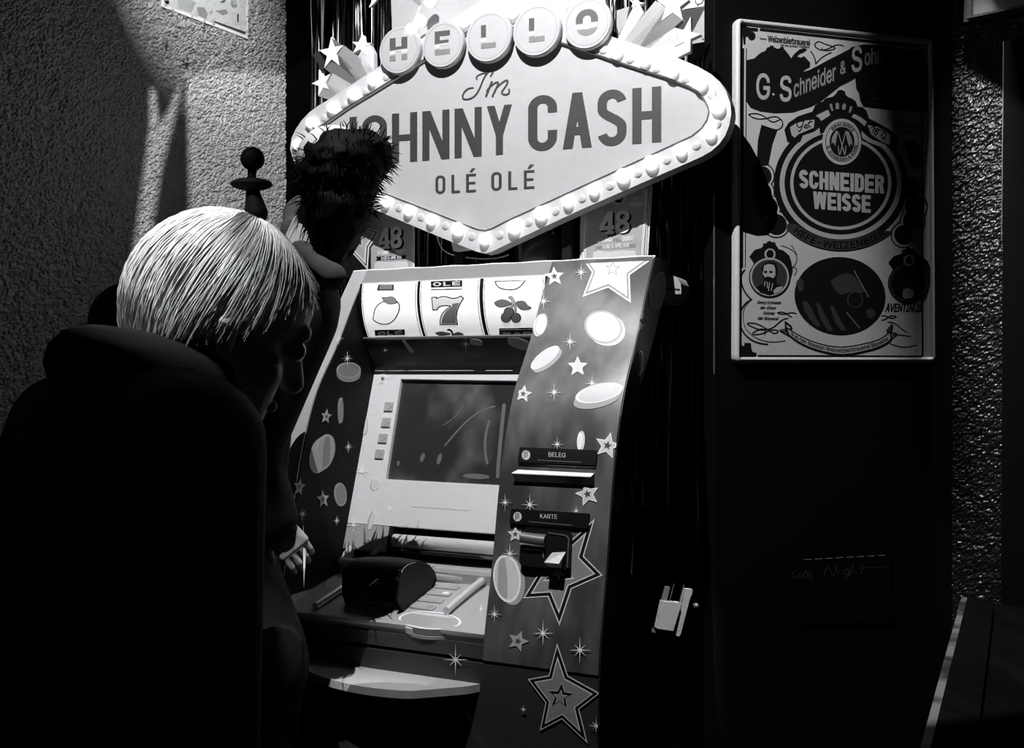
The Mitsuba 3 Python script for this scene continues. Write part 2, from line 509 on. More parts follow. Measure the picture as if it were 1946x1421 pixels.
QW = 2.0                                              # depth of the back wall
CORNER = np.array([-0.5576, 2.452, 0])
LW = Flat(CORNER, [0.526, 0.850, 0], ZV)              # left wall, x = 0 at the corner, n into the room
DC = np.array([0.8716, 1.979, 0])                      # where the door's plane meets the right wall
DP = Flat([0.4068, 1.84, 0], [0.958, 0.286, 0], ZV)    # the black door
RW = Flat(DC, [0.79, -0.613, 0], ZV)
struct('floor', trimesh.creation.box((6, 5, 0.04), trimesh.transformations.translation_matrix([0, 1.0, -0.021])), FLOORM, label='dark floor of the bar corner')
back = qplane(QW)
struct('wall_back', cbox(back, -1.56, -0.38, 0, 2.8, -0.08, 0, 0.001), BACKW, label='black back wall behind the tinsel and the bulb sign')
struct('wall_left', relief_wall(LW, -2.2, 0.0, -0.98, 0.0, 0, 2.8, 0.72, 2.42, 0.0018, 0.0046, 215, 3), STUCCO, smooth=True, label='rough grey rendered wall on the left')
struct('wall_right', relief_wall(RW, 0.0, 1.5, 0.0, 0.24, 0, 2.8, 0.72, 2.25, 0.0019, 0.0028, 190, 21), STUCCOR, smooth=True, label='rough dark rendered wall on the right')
dl = float(DP.px([(1357, 700)])[0, 0])
dr_ = float((DC - DP.o) @ DP.ex)
struct('door_1', cbox(DP, dl, dr_ + 0.012, 0.02, 2.5, -0.04, 0, 0.002), DOORM, label='black door carrying the tin brewery sign')
part('door_1', 'edge_strip', cbox(DP, dl - 0.0004, dl + 0.0016, 1.35, 1.68, -0.003, 0.0012, 0.0003), STEEL)
part('door_1', 'back_panel', cbox(DP, dl + 0.02, dr_ - 0.02, 0.1, 2.4, -0.05, -0.04, 0.002), DOORM)

# tinsel: hundreds of narrow foil strips, nobody could count them
rng = np.random.default_rng(7)
strips = []
bq = qplane(QW - 0.025)
xl, xr = float(bq.px([(592, 300)])[0, 0]), float(bq.px([(1362, 300)])[0, 0])
for k in range(330):
    x = rng.uniform(xl, xr)
    top, bot, w = 2.45, rng.uniform(0.9, 1.35), rng.uniform(0.0012, 0.0026)
    n = 26
    z = np.linspace(top, bot, n)
    ang = np.cumsum(rng.normal(0, 0.22, n)) + rng.uniform(-1.1, 1.1)
    xx = x + 0.004 * np.sin(z * rng.uniform(3, 9) + rng.uniform(0, 6))
    oo = rng.uniform(-0.012, 0.016) + 0.003 * np.sin(z * rng.uniform(4, 12))
    dx, do = w * np.cos(ang), w * np.sin(ang)
    v = np.vstack([bq.to3(np.stack([xx - dx, z], 1), oo - do), bq.to3(np.stack([xx + dx, z], 1), oo + do)])
    i = np.arange(n - 1)
    strips.append(trimesh.Trimesh(v, np.vstack([np.stack([i, i + 1, i + n + 1], 1), np.stack([i, i + n + 1, i + n], 1)]), process=False))
single('tinsel_curtain', strips, FOIL, 'glittering dark foil tinsel curtain hanging on the black back wall', 'tinsel', smooth=True, kind='stuff')

# ------------------------------------------------------------------ unseen lamps above the picture, placed for what they light
pn = np.array([-0.35, 1.35, 2.75])  # added fill lamp, out of view, brightens the wall poster
pa = LW.to3(LW.px([(375, -20)]), 0.0)[0]
scene['poster_fill_beam'] = {'type': 'spot', 'to_world': T().look_at(origin=pn.tolist(), target=pa.tolist(), up=[0, 0, 1]), 'intensity': {'type': 'rgb', 'value': [POSTER_FILL_POWER] * 3},
                         'cutoff_angle': 13, 'beam_width': 3.5, 'sampling_weight': 10.0}
t = thing('poster_fill_lamp', 'added fill lamp out of view, brightening the wall poster', 'lamp')
can = trimesh.creation.annulus(0.03, 0.034, 0.08)
Mp = trimesh.geometry.align_vectors([0, 0, 1], (pa - pn) / np.linalg.norm(pa - pn))
Mp[:3, 3] = pn
can.apply_transform(Mp)
part(t, 'housing', can, DARK, smooth=30)
part(t, 'stem', tube([pn + [0, 0, 0.03], pn + [0, 0, 0.2]], 0.006), DARK, smooth=True)
t = thing('unseen_spotlight', 'unseen black ceiling lamp with flaps, lighting the sign and cash machine', 'lamp')
d = (LAMP_AIM - LAMP) / np.linalg.norm(LAMP_AIM - LAMP)
sx = np.cross(d, ZV)
sx /= np.linalg.norm(sx)
su = np.cross(sx, d)
FD = 0.16                                             # distance of the flaps' edges from the source


def flap_at(pt, FD=FD):
    """Where the line from the source to a point of the room crosses the plane of the flaps' edges."""
    r = np.asarray(pt, float) - LAMP
    r = r * FD / (r @ d)
    return np.array([r @ sx, r @ su])


def flap_mesh(poly, h=0.002, FD=FD):
    m = solid(poly)
    v = np.array(m.vertices)
    o = trimesh.Trimesh(LAMP + d * FD + v[:, :1] * sx + v[:, 1:2] * su + d * (v[:, 2:3] - 0.5) * h, m.faces, process=False)
    if o.volume < 0:
        o.invert()
    return o


ring = []
can = trimesh.creation.annulus(0.085, 0.09, 0.17)
M = np.eye(4)
M[:3, 0], M[:3, 1], M[:3, 2], M[:3, 3] = sx, su, d, LAMP + d * 0.02
can.apply_transform(M)
part(t, 'housing', can, DARK, smooth=30)
cap = trimesh.creation.cylinder(0.09, 0.01)
M2 = M.copy()
M2[:3, 3] = LAMP - d * 0.065
cap.apply_transform(M2)
part(t, 'back_cap', cap, DARK)
LR = 0.0016
ang = np.linspace(0, 2 * np.pi, 16, endpoint=False)
lv = np.vstack([LAMP[None], LAMP + LR * (np.cos(ang)[:, None] * sx + np.sin(ang)[:, None] * su)])
lf = np.array([[0, 1 + i, 1 + (i + 1) % 16] for i in range(16)])
lm_ = trimesh.Trimesh(lv, lf, process=False)
if lm_.face_normals[0] @ d < 0:
    lm_.invert()
lk = part(t, 'filament', lm_, 'm_bulb', emit=LAMP_POWER / (math.pi * LR * LR), label='small bright light source')
scene[lk]['emitter']['sampling_weight'] = 60.0
part(t, 'stem', tube([LAMP - d * 0.06, LAMP + np.array([0, 0, 0.2]), LAMP + np.array([0, 0, 0.46])], 0.012), DARK, smooth=True)
wl = lambda u, v: LW.to3(LW.px([(u, v)]), 0.0)[0]
wd = lambda u, v: DP.to3(DP.px([(u, v)]), 0.0)[0]
A, B_ = flap_at(wl(352, 105)), flap_at(wl(362, 640))
e1 = B_ - A
C1, C2 = flap_at(wd(1640, 60), 0.05), flap_at(wd(1735, 690), 0.05)
e2 = C2 - C1
part(t, 'unseen_flap', flap_mesh(Polygon([A - e1 * 3, A + e1 * 4, A + e1 * 4 + [-0.3, 0], A - e1 * 3 + [-0.3, 0]]).difference(Polygon([flap_at(wl(*p)) for p in ((352, 126), (334, 230), (308, 330), (290, 450), (280, 600), (238, 600), (254, 450), (270, 330), (282, 240), (282, 168), (296, 168), (302, 235), (322, 200))]))), VDARK)  # out of view; slot shaped to throw the streak on the left wall
D1, D2 = flap_at(wd(1850, 100), 0.05), flap_at(wd(1850, 700), 0.05)
e4 = D2 - D1
part(t, 'unseen_flap', flap_mesh(Polygon([C1 - e2 * 0.8, C1 + e2 * 1.3, D1 + e4 * 1.3, D1 - e4 * 0.8]), FD=0.05), VDARK)  # out of view, darkens the right part of the tin sign
U1, U2 = flap_at(wl(300, 85)), flap_at(wl(470, 118))
e3 = (U2 - U1) / np.linalg.norm(U2 - U1)
part(t, 'unseen_flap', flap_mesh(Polygon([U1 - e3 * 0.2, flap_at(wl(541, 140)), flap_at(wl(541, 140)) + [0, 0.2], U1 - e3 * 0.2 + [0, 0.3]])), VDARK)  # out of view, cuts the beam high on the left wall
dn = np.array([0.25, 1.2, 2.45])  # unseen lamp, placed to light the door latch
scene['down_beam'] = {'type': 'spot', 'to_world': T().look_at(origin=dn.tolist(), target=[0.287, 1.80, 0.925], up=[0, 0, 1]), 'intensity': {'type': 'rgb', 'value': [DOWN_POWER] * 3},
                      'cutoff_angle': 3.6, 'beam_width': 2.6, 'sampling_weight': 15.0}
hn = np.array([-0.47, 0.50, 2.40])  # unseen lamp, placed to light the fair hair
scene['hair_beam'] = {'type': 'spot', 'to_world': T().look_at(origin=hn.tolist(), target=[-0.335, 1.03, 1.45], up=[0, 0, 1]), 'intensity': {'type': 'rgb', 'value': [HAIR_POWER] * 3},
                      'cutoff_angle': 6.6, 'beam_width': 4.2, 'sampling_weight': 15.0}
wn = np.array([0.845, 1.855, 2.62])  # unseen lamp, placed to rake the rough right wall
scene['wall_wash'] = {'type': 'spot', 'to_world': T().look_at(origin=wn.tolist(), target=[0.912, 1.948, 1.45], up=[0, 1, 0]), 'intensity': {'type': 'rgb', 'value': [WASH_POWER] * 3},
                      'cutoff_angle': 6, 'beam_width': 3, 'sampling_weight': 10.0}
t = thing('unseen_downlight', 'unseen small ceiling lamp placed to rake the rough right wall', 'lamp')
can = trimesh.creation.annulus(0.03, 0.034, 0.08)
can.apply_translation(wn + [0, 0, 0.01])
part(t, 'housing', can, DARK, smooth=30)
part(t, 'stem', tube([wn + [0, 0, 0.05], wn + [0, 0, 0.2]], 0.006), DARK, smooth=True)
t = thing('unseen_downlight', 'unseen small ceiling lamp placed to light the fair hair', 'lamp')
can = trimesh.creation.annulus(0.03, 0.034, 0.08)
Mh = trimesh.geometry.align_vectors([0, 0, 1], np.array([-0.315, 1.05, 1.44]) - hn)
Mh[:3, 3] = hn
can.apply_transform(Mh)
part(t, 'housing', can, DARK, smooth=30)
part(t, 'stem', tube([hn + [0, 0, 0.03], hn + [0, 0, 0.38]], 0.006), DARK, smooth=True)
t = thing('unseen_downlight', 'unseen small ceiling lamp placed to light the door latch', 'lamp')
can = trimesh.creation.annulus(0.03, 0.034, 0.08)
can.apply_translation(dn + [0, 0, 0.01])
part(t, 'housing', can, DARK, smooth=30)
part(t, 'stem', tube([dn + [0, 0, 0.05], dn + [0, 0, 0.38]], 0.006), DARK, smooth=True)
scene['room_glow']['sampling_weight'] = 4.0

# ------------------------------------------------------------------ the bulb sign over the machine
S = thing('light_bulb_sign', 'large diamond-shaped casino-style bulb sign greeting HELLO, hanging above the cash machine', 'sign')
SP = qplane(1.72)
OUT = [(551, 282), (554, 262), (561.5, 246), (572, 230), (588, 213), (606, 200), (628.5, 186.6), (724, 124), (905, 6), (924, -5), (945, -4), (1060, 34), (1170.5, 72), (1288, 110),
       (1326, 126), (1352, 141), (1369, 156), (1380, 174), (1388, 196), (1390, 215), (1386, 238), (1378, 258), (1366.7, 274), (1352, 287), (1333, 298), (1240, 338.8), (1103.5, 398.6),
       (960, 465.5), (935, 478), (920, 481.5), (905, 478), (844, 453.6), (789, 431), (684.7, 386.6), (630, 364), (596, 346), (571, 325), (557, 304)]
INN = [(588, 291), (585, 277), (588, 263), (596, 252), (609, 241.6), (664, 203), (726.6, 165), (805.5, 115), (905, 52), (924, 43), (945, 43), (1040, 74), (1113, 97), (1163, 115), (1259, 146),
       (1309, 165), (1325, 175), (1336, 188), (1344, 203), (1346, 214), (1342, 228), (1332, 243), (1314, 257.4), (1247, 288.5), (1103.5, 354), (960, 420), (935, 433), (922, 437), (909, 435),
       (894, 429.7), (722, 362.7), (640, 330), (606, 313), (594, 303)]
outp, innp = Polygon(OUT), Polygon(INN)
part(S, 'border', lay(SP, outp.difference(innp.buffer(-0.5)), -0.035, 0.035), WHITE, label='white border carrying the bulbs')
part(S, 'face_panel', lay(SP, innp, -0.035, 0.029), SIGNFACE, label='pale grey face with dark lettering')
part(S, 'border_line', lay(SP, innp.buffer(2.6).difference(innp.buffer(0.2)), 0.0, 0.0012), INK, label='thin dark line round the face')
part(S, 'backing', lay(SP, outp.buffer(-6), -0.041, 0.006), DARK)
for a0 in (-0.93, -0.70):
    part(S, 'post', cbox(SP, a0, a0 + 0.02, 1.552, 1.78, -0.055, -0.041, 0.002), VDARK)
part(S, 'connector_box', lay(SP, Polygon([(846, 448), (852, 474.5), (883, 471), (905, 474), (880, 440)]), -0.04, 0.02), PALE)
SF = Flat(SP.o - SP.n * 0.006, X3, ZV)
for text, bl, br, tl, w, s, g, m in (('JOHNNY', (640, 318.5), (973, 292), (640, 225), 0.49, 0.135, 0.105, INK2), ('CASH', (1004, 288.5), (1256.6, 269.5), (1004, 183.0), 0.49, 0.155, 0.10, INK2),
                                     ('OLÉ', (828, 368.5), (904.6, 364.5), (828, 334), 0.5, 0.13, 0.33, INK2), ('OLÉ', (934, 362.5), (1015.5, 358.0), (934, 327.5), 0.5, 0.13, 0.33, INK2)):
    ls, W = word(text, w, s, g)
    for ch, gl in ls:
        part(S, 'letter', lay(SF, aff(gl, W, bl, br, tl), 0.0, 0.0012), m)
im = [stroke([(906.5, 151), (906, 147), (914, 141), (922, 139), (928, 138.5)], 2.3), stroke([(927, 138.5), (919, 151), (911, 170), (903, 182), (891, 188.5), (880, 187), (882, 176.5), (891, 168.5), (899, 167)], 2.8),
      stroke([(937, 138), (932.5, 145)], 2.6), stroke([(935, 155.5), (924, 183)], 3.4), stroke([(928, 175), (938, 160), (946.5, 156.5), (945.5, 163), (937.5, 182)], 2.9),
      stroke([(941, 175), (950, 161), (965, 153.5), (962, 163), (954.5, 178), (961, 180), (967.5, 170)], 2.9)]
part(S, 'script_lettering', lay(SF, unary_union(im), 0.0, 0.0012), INK2, label="dark script lettering I'm")
BPX = [(711.5, 154), (673.5, 180.6), (634.5, 206), (594, 234.5), (568.7, 275), (593, 325), (640, 347), (690, 366), (736, 384), (779, 400), (822, 417.7), (872.5, 435.6), (922.7, 454.8), (979, 432), (1030, 406),
       (1081, 383.7), (1130, 360.8), (1185, 335), (1238.7, 310), (1294.4, 286), (1350, 253.8), (1364, 203), (1330.8, 157.9), (1275.8, 134), (1225.5, 116), (1172, 98)]
PPX = [(733.7, 146), (694, 173.5), (654, 198.5), (615, 223.7), (579.5, 256), (578, 305), (615, 337), (695.5, 374.5), (715, 379), (758.4, 395), (800.7, 412.4), (847, 428.5), (897, 448.8), (949.8, 446.4), (1003.8, 422.5),
       (1055.7, 401), (1106, 377), (1159, 353), (1212, 329), (1267, 304), (1323.6, 276.6), (1362, 236), (1353, 179.4), (1303, 149.5), (1248, 130), (1197.5, 112.4), (1146.6, 94.5)]
BIG = {(1172, 98), (1275.8, 134), (1330.8, 157.9), (1364, 203), (872.5, 435.6), (979, 432), (1030, 406), (1185, 335), (1238.7, 310)}


def bulb(x, y, off, r, em):
    ico = trimesh.creation.icosphere(2, r)
    c = SP.to3(SP.px([(x, y)]), off)[0]
    ico.apply_translation(c)
    k = part(S, 'bulb', ico, 'm_bulb', smooth=True, emit=em, label='glowing round bulb')
    scene[k]['emitter']['sampling_weight'] = 1.0
    col = trimesh.creation.cylinder(r * 0.8, off, sections=20)
    R = trimesh.geometry.align_vectors([0, 0, 1], SP.n)
    R[:3, 3] = SP.to3(SP.px([(x, y)]), off * 0.5)[0]
    col.apply_transform(R)
    part(k, 'socket', col, WHITE)


for b in BPX:
    bulb(b[0], b[1], 0.007, 0.0132 if b in BIG else 0.0108, BULB)
for b in PPX:
    cap = trimesh.creation.icosphere(2, 0.0082)
    cap.apply_transform(trimesh.transformations.scale_matrix(0.4, [0, 0, 0], SP.n))
    cap.apply_translation(SP.to3(SP.px([b]), 0.0005)[0])
    part(S, 'unlit_bulb', cap, WHITE, smooth=True, label='small unlit white bulb')
# the board and lamps above, the letter discs in front of it
TB = Flat(SP.o - SP.n * 0.03, X3, ZV)
part(S, 'top_board', lay(TB, Polygon([(738, -120), (744, 60), (770, 140), (900, 80), (1110, 80), (1160, 70), (1150, 0), (1140, -120)]), -0.02, 0.018), mat('top_board', 0.36, 0.4, 0.4), label='white board behind the letter discs')
part(S, 'top_ray', lay(TB, Polygon([(774, -8), (790, -12), (800, 4), (797, 11)]), -0.002, 0.001), MID)
part(S, 'top_ray', lay(TB, Polygon([(800, 12), (788, 40), (783, 56), (780, 50), (797, 10)]), -0.002, 0.001), PALE)
part(S, 'star_ray', lay(TB, Polygon([(702.5, 15), (707, 14), (722, -3), (735, -20), (720, -20)]), -0.002, 0.006), PALE)
for b in ((787, 59), (804, 43), (822, 6), (886, 43), (977, 26), (1070, 14)):
    bulb(b[0], b[1], 0.010, 0.0125, BULB)
LOW = Flat(SP.o + SP.n * 0.014, X3, ZV)
for ch, cx, cy, ry, (x0, x1, y0, y1) in (('H', 758.4, 94.6, 45, (741, 774, 71.5, 116)), ('E', 840.6, 84, 44, (826.5, 855, 58.5, 104.5)), ('L', 928, 69.4, 48, (914.5, 942.5, 46.5, 92)), ('L', 1019, 57, 49, (1005.5, 1035, 33.5, 80)),
                                         ('O', 1115.5, 44, 48.5, (1094.5, 1136.5, 18, 69))):
    c = LOW.px([(cx, cy)])[0]
    R = abs(LOW.px([(cx, cy - ry)])[0, 1] - c[1])
    disc = Point(c[0], c[1]).buffer(R, quad_segs=24)
    k = part(S, 'letter_disc', [lay(LOW, disc, -0.012, 0.010, loc=True), lay(LOW, disc.buffer(-0.0012), -0.003, 0.003, loc=True)], SIGNFACE, label='pale round disc with the letter ' + ch)
    part(k, 'rim_line', lay(LOW, disc.buffer(-0.006).difference(disc.buffer(-0.0066)), 0.0, 0.0004, loc=True), MID)
    gl = glyph(ch, 0.72 if ch != 'O' else 0.8, 0.235 if ch != 'O' else 0.25)
    slope = -0.12
    W = gl.bounds[2]
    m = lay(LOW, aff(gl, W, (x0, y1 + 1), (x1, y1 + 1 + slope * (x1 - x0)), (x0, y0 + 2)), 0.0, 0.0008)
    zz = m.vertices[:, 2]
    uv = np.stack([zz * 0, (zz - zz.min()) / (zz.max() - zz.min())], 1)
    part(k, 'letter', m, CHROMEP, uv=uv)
# flat star bursts sticking out on both sides
SB = Flat(SP.o - SP.n * 0.022, X3, ZV)


def burst(stars, rays_, lab):
    for pts, m in rays_:
        part(S, 'star_ray', lay(SB, Polygon(pts).buffer(0), -0.012, 0.012), m)
    for pts in stars:
        k = part(S, 'star_board', lay(SB, Polygon(pts).buffer(0), -0.012, 0.0135), DECW, label=lab)


def pentagram(tips):
    t = [np.array(p, float) for p in tips]
    out = []
    for i in range(5):
        p, r, q, s_ = t[i], t[(i + 2) % 5] - t[i], t[(i + 1) % 5], t[(i + 4) % 5] - t[(i + 1) % 5]
        k = np.cross(q - p, s_) / np.cross(r, s_)
        out += [tuple(p), tuple(p + r * k)]
    return out


RG = [mat(f'ray_{i}', g, 0.4, 0.5) for i, g in enumerate((0.03, 0.07, 0.14, 0.26, 0.42, 0.6))]
burst([pentagram([(630, 70), (653.5, 86), (645.5, 124), (616.8, 129.7), (606.7, 95.6)]), pentagram([(689, 65.5), (706, 82), (697, 106), (671, 101.6), (669.6, 79.5)]), pentagram([(606.7, 132), (629, 140), (625, 170), (605.4, 183), (592.7, 159)])],
      [([(653, 87), (642, 103), (685, 164), (722, 138)], RG[3]), ([(642, 102), (645.5, 124), (680, 166), (692, 152)], RG[1]), ([(630, 117), (645, 124), (682, 156), (664, 168), (617, 130)], RG[2]), ([(630, 72), (646, 84), (640, 92)], RG[2]),
       ([(702, 82), (711, 100), (711, 140), (700, 146), (680, 108), (690, 90)], RG[5]), ([(680, 106), (690, 98), (708, 134), (700, 142)], RG[4]), ([(622, 160), (632, 139), (668, 160), (646, 184)], RG[4]),
       ([(605.4, 183), (613, 168), (622, 158), (650, 176), (626, 190)], RG[3]), ([(606, 97), (617, 128), (612, 134), (594, 104)], RG[0])], 'white five-pointed star beside the sign')
burst([pentagram([(1281, -34), (1309.8, 0), (1298, 38.8), (1257.6, 40), (1248, 0)]), pentagram([(1313, 32), (1332, 65.5), (1312.4, 98), (1283, 88), (1282, 53)]), pentagram([(1208, -10), (1226, 6), (1223, 25), (1200, 14), (1196, 0)])],
      [([(1245.6, 1), (1266, 15), (1214, 90), (1180, 80)], RG[3]), ([(1262, 12), (1268, 18), (1257, 42), (1204, 86), (1200, 82)], RG[0]), ([(1257, 40), (1279, 24), (1297, 38), (1230, 96), (1204, 84)], RG[1]),
       ([(1283, 52), (1312.4, 97), (1282, 112), (1222, 92)], RG[4]), ([(1262, 64), (1290, 56), (1300, 76), (1240, 92)], RG[3]), ([(1205, 10), (1224, 24), (1184, 80), (1172, 76)], RG[5]), ([(1172, 20), (1196, 12), (1190, 40), (1172, 72)], RG[3])],
      'white five-pointed star beside the sign')

# things behind and below the sign
BB = qplane(1.88)
k = thing('wall_board', 'small pale board with dark triangle peeking out right of the sign stars', 'board')
part(k, 'panel', lay(BB, Polygon([(1296, -60), (1341, -70), (1341, 79), (1290, 88)]), -0.1, 0.1), MID)
part(k, 'dark_triangle', lay(BB, Polygon([(1293, 20), (1340, 14), (1316, 60), (1290, 62)]), 0.0, 0.001), BLACK)
part(k, 'paper', lay(BB, Polygon([(1301, 18), (1312, 0), (1318, -40), (1340, -44), (1341, 12)]), 0.001, 0.001), PALE)
part(k, 'scribble', lay(BB, unary_union([stroke([(1322, 2), (1328, 9), (1336, 4), (1331, -4)], 2), stroke([(1330, 8), (1326, 12)], 2)]), 0.002, 0.0006), BLACK)
part(k, 'screw', lay(BB, Point(1336, 74).buffer(1.6), 0.0, 0.002), DARK)
PB = qplane(1.782)


def flyer(name, label, sheets, num, sub, bar, texts, extra):
    key = thing(name, label, 'flyer')
    for i, sh in enumerate(sheets):
        part(key, 'sheet', lay(PB, Polygon(sh), 0.003 * i, 0.0012), PAPER)
        part(key, 'inner_line', lay(PB, Polygon(sh).buffer(-1.6).difference(Polygon(sh).buffer(-2.5)), 0.003 * i + 0.0012, 0.0003), MID)
    top = 0.003 * (len(sheets) - 1) + 0.0012
    part(key, 'print_area', lay(PB, Polygon(sheets[-1]).buffer(-4.2, join_style='mitre'), top, 0.0005), POSTG)
    bl, br, tl = num
    ls, W = word('48', 0.62, 0.2, 0.03)
    sh = unary_union([g for _, g in ls])
    for dx, dy, m, o in ((3.5, 2.6, BLACK, 0.0005), (2.0, 1.5, BLACK, 0.0006), (0, 0, DECW, 0.001)):
        dd = np.array([dx, dy])
        part(key, 'number_shadow' if dx else 'number', lay(PB, aff(sh, W, bl + dd, br + dd, tl + dd), top + o, 0.0004), m)
    for (txt, m, a, b, c) in texts:
        mm, W = inter(txt, True)
        part(key, 'lettering', lay(PB, aff(mm, W, a, b, c), top + 0.0012, 0.0003), m)
    part(key, 'date_bar', lay(PB, Polygon(bar), top + 0.0005, 0.0004), extra)
    return key, top


f1, tp = flyer('flyer', 'flyer printed with a big 48 under the left half of the bulb sign', [[(699, 372), (789, 366), (788, 512), (700, 518)]],
               (np.array([720, 474.0]), np.array([765, 471.0]), np.array([720, 433.0])), None, [(715, 488), (773.5, 485), (771, 489), (773.5, 492), (715, 495.5), (718, 491.5)],
               [('STUND', DECW, (718.5, 484), (739.5, 482.8), (718.5, 477.5)), ('VOLL', INK, (740, 482.6), (753.5, 481.5), (740, 476)), ('DURST', DECW, (754, 481.5), (770.5, 480.5), (754, 475)),
                ('24 BIS 26. APRIL 2018', DECW, (725, 494), (764, 491.3), (725, 488.6))], BLACK)
part(f1, 'city_strip', lay(PB, Polygon([(713, 500), (718, 497), (740, 498), (760, 496), (775, 497), (777, 512), (712, 514)]), tp + 0.0005, 0.0003), PALE)
f2, tp = flyer('flyer', 'stack of flyers printed with a big 48 behind the right end of the machine top', [[(1104, 352), (1240.5, 353), (1231, 500), (1102, 504)], [(1110, 354), (1236, 354.5), (1227, 500), (1106, 504)], [(1117, 356), (1233.5, 357), (1224, 500), (1111, 504)]],
               (np.array([1142, 448.0]), np.array([1199, 443.0]), np.array([1143, 405.0])), None, [(1133, 469), (1214, 463.5), (1209, 467.5), (1212, 471), (1133, 475.5), (1137, 472)],
               [('STUND', DECW, (1138, 462), (1166, 459.5), (1138, 455)), ('VOLL', MID, (1167, 460), (1184, 458.6), (1167, 453.5)), ('DURST', DECW, (1185, 459.5), (1207, 457), (1185, 451.5)),
                ('24 BIS 26. APRIL 2018', DECW, (1147, 473.6), (1198, 470), (1147, 467))], MID)
k = part(f2, 'badge', lay(PB, star(1178, 377, 15, 0, 0.86, 1, 18), tp + 0.0005, 0.0004), PALE)
part(k, 'badge_disc', lay(PB, Point(1178, 377).buffer(9), tp + 0.0009, 0.0003), BLACK)
part(k, 'badge_script', lay(PB, unary_union([stroke([(1172.5, 379), (1174, 376), (1176, 379), (1173.5, 381), (1172.5, 379)], 1.3), stroke([(1176, 380), (1180, 371), (1178.5, 380), (1181, 379)], 1.3), stroke([(1181.5, 380), (1183, 376), (1184, 380)], 1.3)]), tp + 0.0012, 0.0003), DECW)
part(f2, 'stamp', lay(PB, unary_union([Polygon([(1199, 388), (1221, 384), (1222, 391), (1200, 394)]), stroke([(1204, 378), (1216, 376)], 2)]), tp + 0.0005, 0.0003), PALE)
part(f2, 'city_strip', lay(PB, Polygon([(1130, 480), (1140, 477), (1160, 479), (1185, 476), (1210, 477), (1212, 498), (1128, 502)]), tp + 0.0005, 0.0003), PALE)

k = thing('star_cutout', 'dark board with a double-outlined grey star, left of the left flyer', 'star sign')
SC = qplane(1.776)
part(k, 'board', lay(SC, Polygon([(625, 400), (702, 385), (703, 525), (625, 530)]), -0.008, 0.008), VDARK)
stp = Polygon([(622, 480), (667, 478), (699, 513), (702, 470), (722, 440), (690, 428), (684, 392), (664, 420), (640, 424), (652, 448)])
for i, (bf, m) in enumerate(((0, PALE), (-3, BLACK), (-4.5, PALE), (-8, POSTG))):
    part(k, ('outer_outline', 'dark_band', 'inner_outline', 'star_field')[i], lay(SC, stp.buffer(bf, join_style='mitre'), 0.0004 * i, 0.0005), m)
for i, (r, m) in enumerate(((20, PALE), (16.5, INK), (10, PALE), (6, MID))):
    part(k, 'small_star', lay(SC, star(682, 452, r, 14, 0.42), 0.002 + 0.0004 * i, 0.0005), m)
cab = [SP.to3(SP.px([(x, y)]), -0.09)[0] for x, y in curve([(789, 425), (792, 448), (803, 466), (830, 477), (870, 482), (905, 481), (930, 474)], 30)]
single('cable', tube(cab, 0.0019, 8), DECW, 'thin white cable looping under the sign beside the left flyer', 'cable', smooth=True)
k = thing('round_pot', 'glossy dark round pot with a pale shade, under the sign beside the right flyer', 'pot')
pc = SC.to3(SC.px([(1008, 500)]), -0.045)[0]
lathe = trimesh.creation.revolve(np.array([[0, 1.55], [0.036, 1.55], [0.044, 1.57], [0.045, 1.60], [0.041, 1.622], [0.0, 1.624]]), sections=40)
lathe.apply_translation([pc[0], pc[1], 0])
part(k, 'bowl', lathe, mat('pot_glaze', 0.03, 0.2, 0.8), smooth=35)
lathe = trimesh.creation.revolve(np.array([[0, 1.624], [0.020, 1.624], [0.033, 1.638], [0.036, 1.652], [0, 1.655]]), sections=40)
lathe.apply_translation([pc[0], pc[1], 0])
part(k, 'shade', lathe, WHITE, smooth=35)

# ------------------------------------------------------------------ the cash machine
CM = thing('cash_machine', 'cash machine dressed up as a slot machine, with three reels over its screen', 'cash machine')
ZP = np.array([0.0, 0.6, 0.827, 0.909, 1.063, 1.2, 1.31, 1.41, 1.481, 1.55, 1.60])
QP = np.array([1.363, 1.363, 1.3635, 1.367, 1.402, 1.433, 1.476, 1.55, 1.596, 1.648, 1.684])
COLQ = PchipInterpolator(ZP, QP)
COL = Prof(COLQ)
A_R, A_C, A_IN, A_L = -0.4835, -0.672, -1.060, -1.092   # right side, column's left edge, inside and outside of the left panel
BACKQ = 1.93


def colpoly(z0, z1, inset=0.0, n=36):
    z = np.linspace(z0, z1, n)
    return Polygon([(COLQ(k) + inset, k) for k in z] + [(COLQ(k) + 0.052 + 0.055 * min(1.0, max(0.0, (k - 1.2) / 0.3)), k) for k in z[::-1]])


zt = 1.55
part(CM, 'control_column', sweep_profile(colpoly(0.914, zt), A_C, A_R - 0.0025), FACE, smooth=25, label='printed column with the receipt and card slots')
part(CM, 'right_side', sweep_profile(colpoly(0.0, zt, 0.0012), A_R - 0.0025, A_R), DARK)
part(CM, 'lower_door', sweep_profile(colpoly(0.04, 0.9085, 0.001), A_L, A_R - 0.0025), mat('lower_print', 0.03, 0.35, 0.5, coat=0.3), smooth=25)
part(CM, 'plinth', sweep_profile(sbox(1.40, 0.0, BACKQ, 0.04), A_L + 0.02, A_C), VDARK)
part(CM, 'cabinet', sweep_profile(sbox(1.41, 0.04, BACKQ, 0.932), A_L + 0.06, A_C), VDARK)
part(CM, 'top_cover', sweep_profile(sbox(1.735, 1.536, BACKQ, 1.547), A_C + 0.001, A_R - 0.012), VDARK)
part(CM, 'left_panel', sweep_profile(colpoly(0.9085, zt), A_L, A_IN), SILVER, smooth=25, label='silver side panel')
ck = np.linspace(0.97, 1.535, 30)
